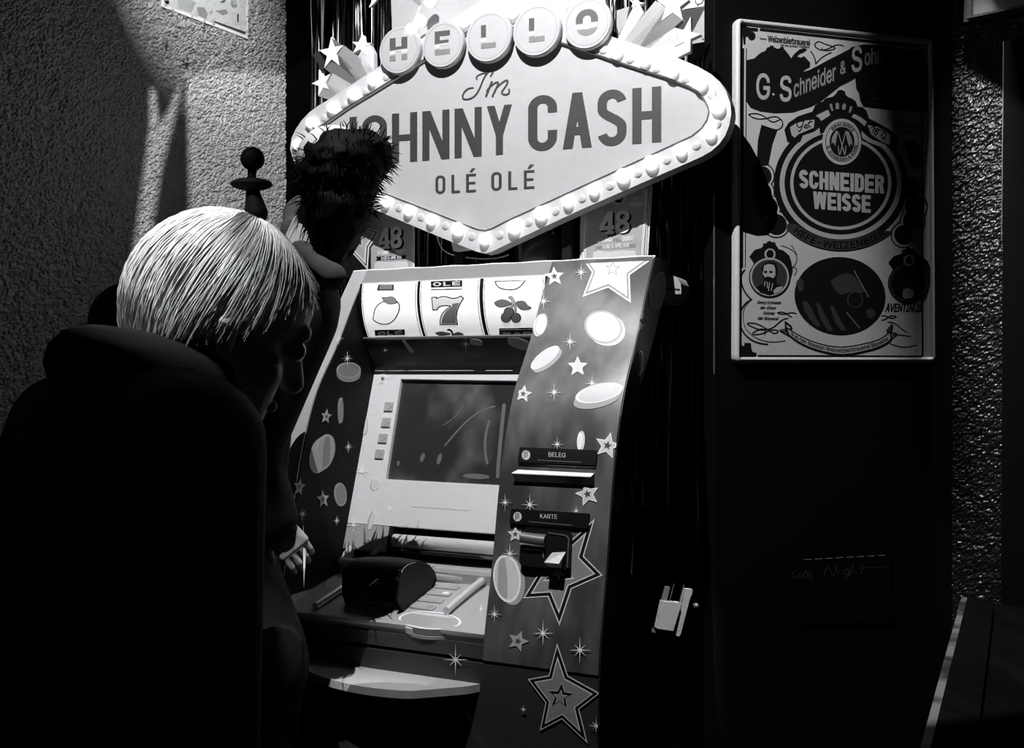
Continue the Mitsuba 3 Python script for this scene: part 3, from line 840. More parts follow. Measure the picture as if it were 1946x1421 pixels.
part(CM, 'inner_cheek', sweep_profile(Polygon([(COLQ(z) + 0.004, z) for z in ck] + [(BACKQ, 1.535), (BACKQ, 0.97)]), A_IN, A_IN + 0.002), mat('cheek_print', 0.003, 0.6, 0.1))
part(CM, 'top_beam', sweep_profile(Polygon([(COLQ(1.522), 1.522)] + [(COLQ(z), z) for z in np.linspace(1.522, zt, 6)] + [(BACKQ, zt), (BACKQ, 1.522)]), A_IN, A_C), BEAM, label='pale beam above the reels')
part(CM, 'beam_trim', sweep_profile(Polygon([(COLQ(1.519) - 0.001, 1.519), (COLQ(1.525) - 0.002, 1.525), (COLQ(1.525) + 0.02, 1.525), (COLQ(1.519) + 0.02, 1.519)]), A_IN, A_C), STEELP)
edge_pts = [P3(a, COLQ(zt) + 0.002, zt + 0.0005 + 0.0006 * math.sin(a * 70)) for a in np.linspace(A_L, A_R, 60)]
part(CM, 'top_edge', tube(edge_pts, 0.0022, 6), DECW, smooth=True, label='worn white top edge')
# reels, given an even glow of their own, as if backlit
RQ, RZ, RR = 1.733, 1.492, 0.12
REELQ = lambda z: RQ - np.sqrt(np.maximum(RR * RR - (np.asarray(z) - RZ) ** 2, 1e-6))
RS = Prof(REELQ)
part(CM, 'reel_backing', sweep_profile(sbox(1.735, 1.40, BACKQ, 1.522), A_IN + 0.002, A_C), VDARK)
zz = np.linspace(1.4185, 1.522, 24)


def reel_strip(x0, x1, inset, zr=zz):
    return sweep_profile(Polygon([(REELQ(z) + inset, z) for z in zr] + [(1.735, zr[-1]), (1.735, zr[0])]), x0, x1)


part(CM, 'reel_surround', reel_strip(A_IN + 0.004, A_C, 0.0015), BLACK)
RX = []
for (u0, u1) in ((687, 792), (797.5, 911), (918, 1040)):
    x0, x1 = RS.px([(u0, 575)])[0, 0], RS.px([(u1, 575)])[0, 0]
    RX.append((x0, min(x1, A_C - 0.001)))
REELS = []
for i, (x0, x1) in enumerate(RX):
    k = part(CM, 'reel', reel_strip(x0, x1, 0.0), REEL, smooth=25, emit=0.5, label=('glowing white reel showing a lemon', 'glowing white reel showing a seven', 'glowing white reel showing cherries')[i])
    REELS.append(k)
    lines = [(x0 + 0.0022, x0 + 0.0030), (x1 - 0.0030, x1 - 0.0022)]
    for l0, l1 in lines:
        part(k, 'edge_line', reel_strip(l0, l1, -0.0004, np.linspace(1.4195, 1.5195, 20)), INK)


def rp(parent, name, shape, off, m, fine=5, emit=None):
    return part(parent, name, lay(RS, shape, off, 0.0003, fine=fine), m, emit=emit)


k = REELS[0]
zo = lambda pts: [(670 + x * 370 / 1946, 520 + y * 370 / 1946) for x, y in pts]
lem = Polygon(curve(zo([(310, 280), (260, 310), (222, 370), (212, 420), (208, 450), (235, 478), (280, 498), (330, 503), (390, 482), (440, 425), (466, 360), (466, 310), (440, 275), (400, 262), (350, 266), (310, 280)]), 60))
rp(k, 'lemon_outline', lem.buffer(0.9), 0.0003, OUTLN)
rp(k, 'lemon_glow_fill', lem.buffer(-0.7), 0.0006, REEL, emit=0.44)  # glows along with the reel
leaf = Polygon(curve(zo([(298, 235), (340, 240), (390, 232), (425, 250), (443, 290), (405, 300), (350, 296), (318, 270), (298, 235)]), 40))
rp(k, 'leaf', leaf.buffer(0.7), 0.0009, OUTLN)
rp(k, 'leaf_fill', leaf.buffer(-0.4), 0.0012, MID, emit=0.08)  # faint glow to go with the reel
rp(k, 'symbol_end', Polygon(zo([(262, 108), (412, 108), (414, 166), (246, 168)])), 0.0003, OUTLN)
rp(k, 'symbol_end_fill', Polygon(zo([(276, 108), (400, 108), (400, 156), (266, 158)])), 0.0006, MID)


def plate(k, box4, txt, tb, up=True):
    rp(k, 'plate', Polygon(zo(box4)), 0.0004, BLACK)
    ls, W = word(txt, 0.9, 0.25, 0.2)
    bl, br, tl = (zo([p])[0] for p in tb)
    rp(k, 'plate_lettering', unary_union([aff(g, W, bl, br, tl) for _, g in ls]), 0.0007, PALE)


plate(k, [(222, 563), (520, 556), (525, 612), (228, 618)], 'OLÉ', [(256, 614), (498, 610), (256, 578)])
k = REELS[1]
sev = Polygon(zo([(790, 236), (840, 232), (842, 246), (885, 228), (930, 226), (990, 244), (1030, 244), (1062, 232), (1084, 220), (1113, 247), (1078, 300), (1052, 360), (1040, 430), (1052, 508), (874, 510), (874, 460), (890, 405), (930, 360),
                  (980, 325), (930, 320), (880, 328), (858, 340), (850, 362), (802, 364)]))
rp(k, 'seven_outline', sev.buffer(0.4), 0.0003, OUTLN)
rp(k, 'seven_glow_fill', sev.buffer(-1.3), 0.0006, PALE, emit=0.25)  # weaker glow than the reel behind it
rp(k, 'seven_shade', Polygon(zo([(1000, 300), (1070, 290), (1046, 350), (1032, 430), (1038, 496), (892, 497), (900, 440), (940, 370), (1000, 325)])).intersection(sev.buffer(-1.3)), 0.0009, MID)
plate(k, [(786, 78), (1096, 66), (1096, 128), (786, 138)], 'OLÉ', [(806, 128), (1080, 118), (806, 86)])
rp(k, 'plate_line', Polygon(zo([(786, 157), (1096, 150), (1096, 157), (786, 164)])), 0.0004, BLACK)
for pts in ([(830, 592), (880, 580), (930, 586), (980, 602), (930, 612), (870, 614), (830, 592)], [(1010, 606), (1040, 588), (1080, 590), (1110, 612), (1050, 616), (1010, 606)]):
    lf = Polygon(curve(zo(pts), 30))
    rp(k, 'leaf', lf.buffer(0.6), 0.0003, OUTLN)
    rp(k, 'leaf_fill', lf.buffer(-0.4), 0.0006, MID)
rp(k, 'stalk', stroke(zo([(956, 560), (976, 562), (998, 590), (1004, 614)]), 3.4), 0.0006, OUTLN)
k = REELS[2]
for cx, cy, r in ((1535, 437, 52), (1564, 385, 52), (1636, 440, 50)):
    c = zo([(cx, cy)])[0]
    q = r * 370 / 1946
    kk = rp(k, 'cherry', Point(c).buffer(q), 0.0003 + 0.0003 * (r != 52), OUTLN)
    rp(k, 'cherry_fill', Point(c).buffer(q - 1.3), 0.0012, mat('cherry_print', 0.17, 0.4, 0.4) if 'm_cherry_print' not in scene else 'm_cherry_print')
for pts in ([(1420, 288), (1480, 262), (1530, 266), (1585, 300), (1530, 325), (1470, 330), (1440, 316), (1420, 288)], [(1635, 288), (1680, 274), (1725, 285), (1755, 322), (1785, 340), (1740, 358), (1680, 350), (1650, 325), (1635, 288)]):
    lf = Polygon(curve(zo(pts), 40))
    rp(k, 'leaf', lf.buffer(0.6), 0.0005, OUTLN)
    rp(k, 'leaf_fill', lf.buffer(-0.5), 0.0009, MID)
stk = unary_union([stroke(zo([(1572, 236), (1590, 240), (1602, 270), (1600, 310), (1580, 340)]), 4.4), stroke(zo([(1590, 236), (1615, 280), (1628, 330), (1630, 392)]), 4.0)])
rp(k, 'stalk', stk, 0.0012, OUTLN)
rp(k, 'stalk_fill', stk.buffer(-1.0), 0.0015, PALE)
ol = Polygon(curve(zo([(1430, 78), (1440, 115), (1480, 145), (1560, 160), (1640, 150), (1695, 110), (1722, 74)]), 30).tolist() + zo([(1730, 66), (1426, 76)]))
rp(k, 'lemon_outline', ol.boundary.buffer(0.8).intersection(Polygon(zo([(1400, 74), (1760, 66), (1760, 300), (1400, 300)]))), 0.0003, OUTLN)
plate(k, [(1466, 546), (1800, 538), (1800, 612), (1470, 614)], 'BAR', [(1500, 604), (1790, 600), (1500, 584)])
rp(k, 'plate_line', Polygon(zo([(1466, 556), (1800, 549), (1800, 555), (1466, 562)])), 0.0008, PALE)
# sill and dark band under the reels
part(CM, 'reel_sill', tube([P3(a, 1.629, 1.418) for a in np.linspace(A_IN + 0.004, A_C, 20)], 0.0028, 8), STEEL, smooth=True)
UB = Flat(P3(0, 1.634, 1.4165), X3, (N3 * (1.634 - 1.675) + ZV * (1.4165 - 1.364)))
part(CM, 'under_reel_panel', sweep_profile(Polygon([(1.634, 1.4165), (1.676, 1.362), (BACKQ, 1.362), (BACKQ, 1.4165)]), A_IN + 0.002, A_C), SWIRL, label='dark glossy strip printed with coins')
# screen panel
ey = N3 * (1.675 - 1.563) + ZV * (1.364 - 1.027)
BZ = Flat(P3(0, 1.675, 1.364), X3, ey)
bl_ = lambda pts: Polygon(BZ.px(pts))
tl_, bl2 = BZ.px([(712, 697)])[0], BZ.px([(660, 993)])[0]
LX, RXA = A_IN + 0.002, A_C
scr = Polygon(BZ.px([(762, 720), (733, 910), (955, 924), (987, 726)]))
sc_b = scr.bounds
scr_hole = Polygon([tuple(BZ.px([(762, 720)])[0]), tuple(BZ.px([(733, 910)])[0]), (RXA - 0.016, BZ.px([(935, 921)])[0, 1]), (RXA - 0.016, BZ.px([(985, 724)])[0, 1])])
panel = Polygon([(LX, 0.0), (LX, bl2[1]), (RXA, bl2[1]), (RXA, 0.0)])
part(CM, 'screen_bezel', lay(BZ, panel.difference(scr_hole), -0.012, 0.012, loc=True), mat('bezel_paint', 0.74, 0.3, 0.5, metal=0.1, coat=0.3), label='pale panel round the screen')
part(CM, 'screen', lay(BZ, scr_hole.buffer(0.004), -0.016, 0.008, loc=True), SCREEN, label='dark grey screen with smears and painted reflections')
zlo = 1.027
z_sl = BZ.to3(np.array([[0, bl2[1]]]), 0.0)[0, 2]
q_sl = 1.675 + (z_sl - 1.364) * (1.675 - 1.563) / (1.364 - 1.027)
part(CM, 'inner_block', sweep_profile(Polygon([(1.693, 1.364), (q_sl + 0.018, z_sl), (1.66, z_sl), (1.66, 0.93), (BACKQ, 0.93), (BACKQ, 1.364)]), LX, RXA), VDARK)
dsl = float(BZ.px([(737, 1020)])[0, 0])
low = Polygon([(LX, bl2[1] - 0.001), (LX, -0.356), (dsl, -0.356), (dsl, bl2[1] - 0.001)])
part(CM, 'dispenser_surround', lay(BZ, low, -0.02, 0.02, loc=True), SILVER)
part(CM, 'dispenser_frame', lay(BZ, Polygon([(dsl, bl2[1] - 0.001), (dsl, -0.356), (dsl + 0.007, -0.352), (dsl + 0.007, bl2[1] - 0.001)]), -0.02, 0.0195, loc=True), VDARK)
zr_ = [BZ.to3(BZ.px([(830, v)]), 0.0)[0] for v in (1030, 1042)]
rc = (zr_[0] + zr_[1]) / 2
rq, rz = float(rc @ N3), float(rc[2])
part(CM, 'dispenser_roller', tube([P3(a, rq + 0.012, rz) for a in np.linspace(dsl + 0.008, RXA, 12)], 0.0125, 18), RAILM, smooth=30, label='bright steel lip over the cash slot')
part(CM, 'cash_shutter', lay(BZ, Polygon([(dsl + 0.008, -0.325), (dsl + 0.008, -0.352), (RXA, -0.352), (RXA, -0.325)]), -0.03, 0.022, loc=True), mat('shutter_grey', 0.14, 0.35, 0.5, metal=0.3))
sl = [(765, 1040), (800, 1046), (845, 1050), (905, 1055), (920, 1060), (880, 1060), (850, 1056), (820, 1053), (785, 1048)]
part(CM, 'cash_slot', lay(BZ, Polygon(sl), -0.0075, 0.0012), BLACK)
for x, y in ((739.5, 773), (734.5, 803), (728.5, 833), (722, 863)):
    c = BZ.px([(x, y)])[0]
    kx = part(CM, 'side_key', cbox(BZ, c[0] - 0.0098, c[0] + 0.0098, c[1] - 0.0095, c[1] + 0.0095, 0, 0.0035, 0.0012), STEELP, label='square pale key left of the screen')
    part(kx, 'arrow', lay(Flat(BZ.o + BZ.n * 0.0035, BZ.ex, BZ.ey), LineString([(x - 3, y - 5), (x + 5, y), (x - 3, y + 5)]).buffer(0.5), 0, 0.0003), MID)
part(CM, 'panel_line', lay(BZ, Polygon([(782, 962.5), (893, 970), (893, 970.8), (782, 963.3)]), 0, 0.0004), MID)
# keypad shelf
SFc = Flat(P3(0, 1.555, 0.985), X3, N3 * 0.18 + ZV * 0.035)
part(CM, 'shelf', sweep_profile(Polygon([(1.371, 0.952), (1.372, 0.9475), (1.376, 0.944), (1.376, 0.936), (1.66, 0.936), (1.66, 1.004), (1.5555, 1.0105), (1.549, 1.008), (1.546, 1.002), (1.552, 0.984), (1.375, 0.9535)]), A_L, RXA), SILVER, label='silver keypad shelf')
part(CM, 'apron', sweep_profile(sbox(1.372, 0.914, 1.66, 0.936), A_L, RXA), mat('apron_print', 0.05, 0.35, 0.5, coat=0.3))
sp = lambda u, v: SFc.px([(u, v)])[0]
pf, pbk = sp(805, 1158), sp(845, 1119)
dk = (pbk[1] - pf[1]) / 3
xw = pf[0]
kp = [(sp(688, 1141)[0]), (sp(717, 1146)[0]), (sp(746, 1150)[0])]
pad = [xw + 0.045, kp[0] - 0.03, pf[1] - 0.017, pbk[1] + 0.02]
part(CM, 'keypad_plate', cbox(SFc, pad[1], pad[0], pad[2], pad[3], 0.0, 0.003, 0.001), STEELP)
for r in range(4):
    y = pf[1] + dk * r
    for c in range(3):
        x = kp[0] + (kp[2] - kp[0]) / 2 * c
        kk = part(CM, 'number_key', cbox(SFc, x - 0.0105, x + 0.0105, y - 0.0078, y + 0.0078, 0.003, 0.0065, 0.0012), RAILM, label='square steel number key')
        n = (r * 3 + c)
        txt = ['', '0', '', '7', '8', '9', '4', '5', '6', '1', '2', '3'][n]
        if txt:
            mm, W = inter(txt, True)
            v = np.array(mm.vertices)
            mm.vertices = np.c_[x - 0.0025 + v[:, 0] * 0.007, y - 0.0035 + v[:, 1] * 0.007, v[:, 2]]
            part(kk, 'digit', lay(Flat(SFc.o + SFc.n * 0.0065, SFc.ex, SFc.ey), mm, 0, 0.0003, loc=True), BLACK)
    kk = part(CM, 'function_key', cbox(SFc, xw - 0.023, xw + 0.021, y - 0.0078, y + 0.0078, 0.003, 0.0065, 0.0012), STEELP, label='wide pale function key')
    F65 = Flat(SFc.o + SFc.n * 0.0065, SFc.ex, SFc.ey)
    c0 = np.array([xw + 0.013, y])
    sh = (Point(c0).buffer(0.005).difference(Point(c0).buffer(0.0038)), sbox(c0[0] - 0.004, y - 0.005, c0[0] - 0.003, y + 0.005), sbox(c0[0] - 0.006, y - 0.0045, c0[0] + 0.004, y + 0.0045), LineString([c0 + [-0.004, -0.004], c0 + [0.003, 0.004]]).buffer(0.0006))[r]
    part(kk, 'key_mark', lay(F65, sh, 0, 0.0003, loc=True), MID if r != 2 else DECW)
R_ = lambda u, v, h=0.010: SFc.to3(SFc.px([(u, v)]), h)[0]
rail = [R_(826, 1103), R_(880, 1107), R_(912, 1110), R_(917, 1113), R_(912, 1118), R_(880, 1144), R_(853, 1168), R_(850, 1171)]
part(CM, 'hand_rail', tube(np.vstack([rail[0], curve(np.array(rail)[1:], 30)]), 0.0062, 12), RAILM, smooth=35, label='round steel rail round the keypad')
part(CM, 'hand_rail', tube([R_(600, 1162), R_(640, 1134), R_(668, 1114)], 0.0062, 12), RAILM, smooth=35, label='round steel rail left of the keypad')
# keypad shield: two cheeks and a bowed cover
aR2, aL2 = float(sp(768, 1163)[0]) + 0.002, float(sp(657, 1149)[0])
FR, FL = aplane(aR2), aplane(aL2)
rpts = FR.px([(768, 1163), (756, 1138), (759, 1104), (764, 1084), (774, 1072), (788, 1066), (803, 1066), (817, 1074), (827, 1087), (829, 1098), (822, 1112)])
lpts = FL.px([(657, 1149), (650, 1130), (650, 1092), (654, 1080), (664, 1068), (677, 1061), (692, 1058), (706, 1060), (722, 1066), (728, 1074), (724, 1088)])
part(CM, 'shield_cheek', lay(FR, Polygon(rpts), -0.004, 0.004, loc=True), RUBBER, label='black keypad shield, right cheek')
part(CM, 'shield_cheek', lay(FL, Polygon(lpts), 0.0, 0.004, loc=True), RUBBER, label='black keypad shield, left cheek')
rows_ = np.linspace(0, 1, 12)
up_ = []
for s_, (lp, rp_) in enumerate(zip(lpts[2:], rpts[2:])):
    up_.append([P3(aL2 + (aR2 - aL2) * t_, lp[0] + (rp_[0] - lp[0]) * t_, lp[1] + (rp_[1] - lp[1]) * t_ + 0.004 * math.sin(math.pi * t_)) for t_ in rows_])
up_ = np.array(up_)
dn_ = up_ - np.array([0, 0, 0.004]) - N3 * -0.002
n1, n2 = up_.shape[:2]
vv = np.vstack([up_.reshape(-1, 3), dn_.reshape(-1, 3)])
ii, jj = np.meshgrid(np.arange(n1 - 1), np.arange(n2 - 1), indexing='ij')
a_ = (ii * n2 + jj).ravel()
ff = np.vstack([np.stack([a_, a_ + 1, a_ + n2 + 1], 1), np.stack([a_, a_ + n2 + 1, a_ + n2], 1)])
part(CM, 'shield_cover', trimesh.Trimesh(vv, np.vstack([ff, ff[:, ::-1] + n1 * n2]), process=False), RUBBER, smooth=True, label='bowed black cover of the keypad shield')
part(CM, 'shield_highlight', tube([SFc.to3(SFc.px([(664, 1146)]), 0.004)[0], SFc.to3(SFc.px([(758, 1078)]), 0.004)[0]], 0.0016, 6), STEELP)  # pale tube stands in for the highlight along the left cheek
part(CM, 'shield_highlight', tube([FR.to3(p[None], 0.001)[0] for p in curve(FR.px([(762, 1088), (766, 1080), (776, 1072), (788, 1068)]), 12)], 0.0007, 6), STEELP)  # pale tube stands in for the arc highlight on the right cheek
# column fittings
for (tlx, tly, trx, try_, h, txt, lx) in ((990, 851, 1136, 857, 28, 'BELEG', 1044), (974, 967, 1121, 976, 28, 'KARTE', 1028)):
    kk = part(CM, 'slot_plate', lay(COL, Polygon([(tlx, tly), (trx, try_), (trx - 3, try_ + h), (tlx - 4, tly + h)]), 0.0, 0.005, fine=24), RUBBER, label='black plate reading ' + txt)
    part(kk, 'emblem', lay(COL, ell(tlx + 12, tly + 15, 8, 9), 0.005, 0.0004), PALE)
    part(kk, 'emblem_mark', lay(COL, unary_union([sbox(tlx + 8 + 3 * i, tly + 8, tlx + 9.2 + 3 * i, tly + 21 - i) for i in range(3)]), 0.0055, 0.0003), BLACK)
    mm, W = inter(txt)
    part(kk, 'lettering', lay(COL, aff(mm, W, (lx, tly + 18), (lx + 33, tly + 19.5), (lx, tly + 9.5)), 0.005, 0.0004), PALE)
    part(kk, 'plate_line', lay(COL, Polygon([(tlx + 34, tly + 24), (trx - 30, try_ + 22), (trx - 30, try_ + 22.8), (tlx + 34, tly + 24.8)]), 0.005, 0.0003), MID)
part(CM, 'plate_edge', lay(COL, Polygon([(1040, 883.5), (1132, 887), (1132, 888.5), (1040, 884.5)]), 0.0, 0.002, fine=24), STEELP)
lipT, lipB = COL.px([(985, 892), (1131, 899)]), COL.px([(977, 903), (1130, 911)])
lip = [COL.to3(np.array([p]), h)[0] for p, h in ((lipT[0], 0), (lipT[1], 0), (lipB[0], 0), (lipB[1], 0))]
c0 = [COL.to3(COL.px([(u, v)]), h)[0] for u, v, h in ((985, 893, 0.001), (1130, 900, 0.001), (978, 902, 0.012), (1128, 909, 0.012), (982, 915, 0.001), (1130, 921, 0.001), (985, 893, -0.004), (1130, 900, -0.004), (982, 915, -0.004), (1130, 921, -0.004))]
kk = part(CM, 'receipt_lip', hull(c0), mat('lip_black', 0.008, 0.3, 0.5), label='wedge-shaped receipt slot')
part(kk, 'lip_top', hull([c0[0] + (c0[2] - c0[0]) * 0.02 + [0, 0, 0.0006], c0[1] + [0, 0, 0.0006], c0[2] + [0, 0, 0.001], c0[3] + [0, 0, 0.001], c0[0] + [0, 0, -0.0004], c0[1] + [0, 0, -0.0004], c0[2] + [0, 0, -0.0004], c0[3] + [0, 0, -0.0004]]), DECW, label='white upper face of the slot')
# card reader
kk = part(CM, 'card_reader', lay(COL, Polygon([(997, 1009), (1006, 1004), (1080, 1010), (1087, 1017), (1085, 1078), (1078, 1082), (997, 1074), (993, 1068)]).buffer(1.5), 0.0, 0.010, fine=20), RUBBER, label='black card reader with steel rollers')
part(kk, 'frame_edge', lay(COL, LineString([(1048, 1013), (1080, 1018), (1086, 1024), (1083, 1078)]).buffer(1.4), 0.010, 0.0015), mat('reader_edge', 0.08, 0.35, 0.5))
part(kk, 'upper_roller', tube([COL.to3(COL.px([(u, v)]), 0.010)[0] for u, v in ((997, 1024), (1020, 1027), (1043, 1029))], 0.0105, 18), STEEL, smooth=30, label='steel roller half')
part(kk, 'lower_block', hull([COL.to3(COL.px([(u, v)]), h)[0] for u, v, h in ((1054, 1050, 0.01), (1080, 1049, 0.01), (1046, 1070, 0.026), (1074, 1073, 0.026), (1048, 1078, 0.010), (1074, 1081, 0.010), (1054, 1050, 0.0), (1080, 1049, 0.0), (1048, 1078, 0.0), (1074, 1081, 0.0))]), STEELP, label='pale steel mouth')
part(kk, 'mouth_line', tube([COL.to3(COL.px([(u, v)]), 0.011)[0] for u, v in ((998, 1043), (1036, 1047), (1038, 1060))], 0.0006, 6), STEELP)
# ledge at the bottom left
la = np.linspace(A_IN + 0.06, A_C - 0.004, 30)
t_ = (la - la[0]) / (la[-1] - la[0])
bq_ = 1.366 - 0.085 * np.sin(np.pi * np.clip(t_ * 0.72 + 0.12, 0, 1)) * np.clip((1 - t_) / 0.25, 0, 1) ** 0.5
lpoly = Polygon(list(zip(la, bq_)) + [(la[-1], 1.368), (la[0], 1.368)])
m = solid(lpoly)
v = np.array(m.vertices)
led = trimesh.Trimesh(P3q(v[:, 0], v[:, 1], 0.866 + 0.012 * v[:, 2]), m.faces, process=False)
if led.volume < 0:
    led.invert()
part(CM, 'bottom_ledge', led, SILVER, label='curved silver ledge near the floor drawer')

GB = qplane(1.80)
kk = part(CM, 'rear_box', lay(GB, Polygon([(1262, 522), (1278, 523), (1288, 528), (1294, 540), (1295, 556), (1291, 568), (1280, 576), (1262, 578)]), -0.06, 0.06), mat('box_grey', 0.35, 0.4, 0.5), smooth=40, label='rounded grey box behind the top right corner')
part(kk, 'band', lay(GB, Polygon([(1262, 546), (1292, 549), (1292, 552), (1262, 549)]), 0.0, 0.0008), BLACK)

# ------------------------------------------------------------------ its printed stars, coins and sparkles
CHK = aplane(A_IN + 0.002)
RSD = aplane(A_R)
FLG = COL
LFQ = qplane(1.3645)
OFFP = 0.0004


def layered(parent, surf, name, layers, fine=None, base=OFFP):
    k = None
    for i, (g, m) in enumerate(layers):
        if g.is_empty:
            continue
        me = lay(surf, g, base + 0.0003 * i, 0.0004, fine=fine)
        if k is None:
            k = part(parent, name, me, m)
        else:
            part(k, 'inner_print', me, m)
    return k


colface = Polygon([tuple(p) for p in [(1031, 505), (1240, 496), (1241, 490)]] + [(1244, 489), (1209, 640), (1182, 760), (1165, 900), (1152, 1080), (1138, 1288), (1137, 1421), (920, 1421), (926, 1200), (934, 1100), (951, 910), (980, 780), (1006, 640)])


def outline_star(poly, bands, surf, inner=None, clip=None):
    p = Polygon(poly)
    ls = []
    for b, m in bands:
        g = p.buffer(b, join_style='mitre')
        ls.append((g.intersection(clip) if clip is not None else g, m))
    k = layered(CM, surf, 'star_print', ls, fine=22)
    labels[k] = {'label': 'big double-outlined star printed on the column'}
    if inner:
        for i, (cx, cy, r, rot, m, sx_) in enumerate(inner):
            g = star(cx, cy, r, rot, 0.42, sx_)
            part(k, 'small_star', lay(surf, g.intersection(clip) if clip is not None else g, OFFP + 0.0003 * (len(bands) + i), 0.0004, fine=22), m)


outline_star([(1106, 490), (1125, 518), (1107, 565), (1156, 547), (1199, 576), (1197, 523), (1246, 488), (1180, 484)], ((0, DECW), (-3.2, MID), (-6, DECW), (-9, PALE)), COL,
             [(1165, 512, 20, 4, DECW, 1), (1165, 512, 15, 4, MID, 1), (1165, 512.5, 11, 4, DECW, 1)], colface)
outline_star([(1131, 985), (1110, 1056.7), (1146, 1093), (1087, 1119), (1063.5, 1189), (1041, 1134), (994, 1137), (1031, 1077), (1016, 1010), (1085, 1027)], ((0, PALE), (-2.4, BLACK), (-8, PALE), (-10.4, MID)), COL,
             [(1062, 1092, 32, 176, PALE, 1), (1062, 1091, 27, 176, BLACK, 1), (1062, 1089, 16, 176, DECW, 1)], colface)
outline_star([(1059, 1222), (1080, 1284), (1140, 1317), (1101, 1347), (1117, 1412), (1068, 1366), (1026, 1388), (1037, 1335), (1003, 1290), (1043, 1283)], ((0, PALE), (-2, BLACK), (-7, PALE), (-9, MID)), COL,
             [(1066, 1322, 27, 6, PALE, 1), (1066, 1322, 25, 6, BLACK, 1), (1066, 1324, 15, 6, PALE, 1), (1066, 1324, 13, 6, MID, 1)], colface)


def small_star(surf, cx, cy, r, rot=0, sx_=1.0, hole=True, m=DECW, clip=None):
    g = star(cx, cy, r, rot, 0.46, sx_)
    h = star(cx, cy, r * 0.34, rot, 0.42, sx_)
    if clip is not None:
        g, h = g.intersection(clip), h.intersection(clip)
    ls = [(g, m), (g.buffer(-r * 0.07), PALE if m == DECW else m)] + ([(h, INK)] if hole else [])
    return layered(CM, surf, 'star_print', ls, base=OFFP * 2)


for a in ((COL, 1155, 847, 26, 14), (COL, 1117, 939, 24, -14), (COL, 980, 1015, 16, 0), (COL, 1054, 526, 19, -4), (COL, 995, 749, 17, 10)):
    small_star(*a, clip=colface)
small_star(COL, 985, 1218, 21, 20, m=POSTG, clip=colface)
small_star(COL, 1098, 697, 20, 0, m=DECW, hole=False, clip=colface)
for a in ((CHK, 619, 791, 15, 8, 0.7), (CHK, 613, 948, 18, -6, 0.7)):
    small_star(*a, m=POSTG)
small_star(RSD, 1222, 612, 17, 0, 0.5, m=MID)
small_star(CHK, 568, 925, 19, 8, 0.6, m=POSTG)
small_star(COL, 609, 645, 13, 20, 0.75)
small_star(BZ, 728, 720, 14, 8, 0.9, m=DECW)
for s in ((COL, 1105, 519, 15), (COL, 1034, 574, 15), (COL, 1084, 651, 15), (COL, 1054, 747, 15), (COL, 1126, 730, 14), (COL, 1060, 845, 13), (COL, 961, 955, 14), (COL, 1008, 959, 17), (COL, 1096, 971, 10), (COL, 941, 1167, 15),
          (COL, 1033, 1203, 21), (COL, 1103, 1235, 21), (COL, 1134, 1378, 14), (COL, 996, 1347, 6), (BZ, 688, 896, 14), (BZ, 673, 998, 14), (CHK, 642, 643, 10), (CHK, 658, 681, 11), (CHK, 660, 849, 9), (CHK, 572, 976, 11), (CHK, 638, 989, 7),
          (UB, 886, 652, 13), (UB, 733, 664, 4), (COL, 970, 1052, 16), (SFc, 914, 1160, 10)):
    g = sparkle(s[1], s[2], s[3])
    if s[0] is COL:
        g = g.intersection(colface)
    part(CM, 'sparkle_print', lay(s[0], g, 0.0022, 0.0004), DECW)
part(CM, 'sparkle_print', lay(LFQ, sparkle(866, 1253, 24), 0.0006, 0.0004), DECW)


def coin(surf, cx, cy, rx, ry, rot=0, rim=(0, 6), face=COIN, clip=None, shade=None):
    f = ell(cx, cy, rx, ry, rot)
    b = unary_union([f, affinity.translate(f, rim[0], rim[1])]).convex_hull
    ls = [(b, COINRIM if face == COIN else face), (f, DECW if face == COIN else POSTG), (affinity.scale(f, 0.88, 0.88), face)]
    if shade:
        ls.append((affinity.scale(f, 0.86, 0.86).intersection(affinity.translate(affinity.scale(f, 0.35, 1.2), shade[0], shade[1])), POSTG if face == COIN else MID))
    if clip is not None:
        ls = [(g.intersection(clip), m) for g, m in ls]
    k = layered(CM, surf, 'coin_print', ls, fine=24, base=OFFP)
    return k


coin(COL, 1147, 622, 37, 31, 20, (5, 4), DECW, colface)
coin(COL, 1029, 617, 11, 22, 14, (-3, 1), DECW, colface)
coin(COL, 1036, 680, 33, 12, -38, (5, 6), COIN, colface)
coin(COL, 1139, 747, 46, 17, -13, (-4, 11), COIN, colface)
coin(COL, 1103, 838, 6.5, 19, 4, (2, 0), DECW, colface)
kc = coin(COL, 964, 1099, 26, 46, -6, (8, 5), COIN, colface, (-8, 10))
coin(CHK, 662, 703, 23, 15, 0, (0, 8), MID)
coin(CHK, 648, 779, 4, 24, 0, (-3, 2), MID)
coin(BZ, 692, 808, 8, 19, 0, (-4, 1), PALE)
coin(CHK, 616, 859, 19, 35, 14, (-9, 6), POSTG, None, (3, 6))
coin(CHK, 647, 939, 11, 22, -6, (-2, 1), MID)
coin(BZ, 714, 919, 7.5, 12, 12, (-2, 1), COIN)
coin(BZ, 707, 989, 4, 18, 16, (-3, 0), COIN)
coin(BZ, 663, 1052, 9, 15, 20, (-3, 3), COIN)
coin(BZ, 716, 1046, 12, 5, -40, (-3, 2), COIN)
coin(BZ, 741, 966, 2, 6, -20, (-1, 0), DECW)
coin(SFc, 636, 1109, 16, 11, -10, (2, 6), COIN)
coin(RSD, 1252, 552, 12, 36, 8, (-7, 4), MID)
coin(RSD, 1215, 690, 6, 24, 4, (-2, 0), INK2)
coin(RSD, 1177, 950, 8, 26, 6, (-3, 2), INK2)
coin(UB, 988, 651, 24, 8, 15, (0, 4), POSTG)
coin(UB, 905, 648, 12, 4, 10, (0, 4), POSTG)
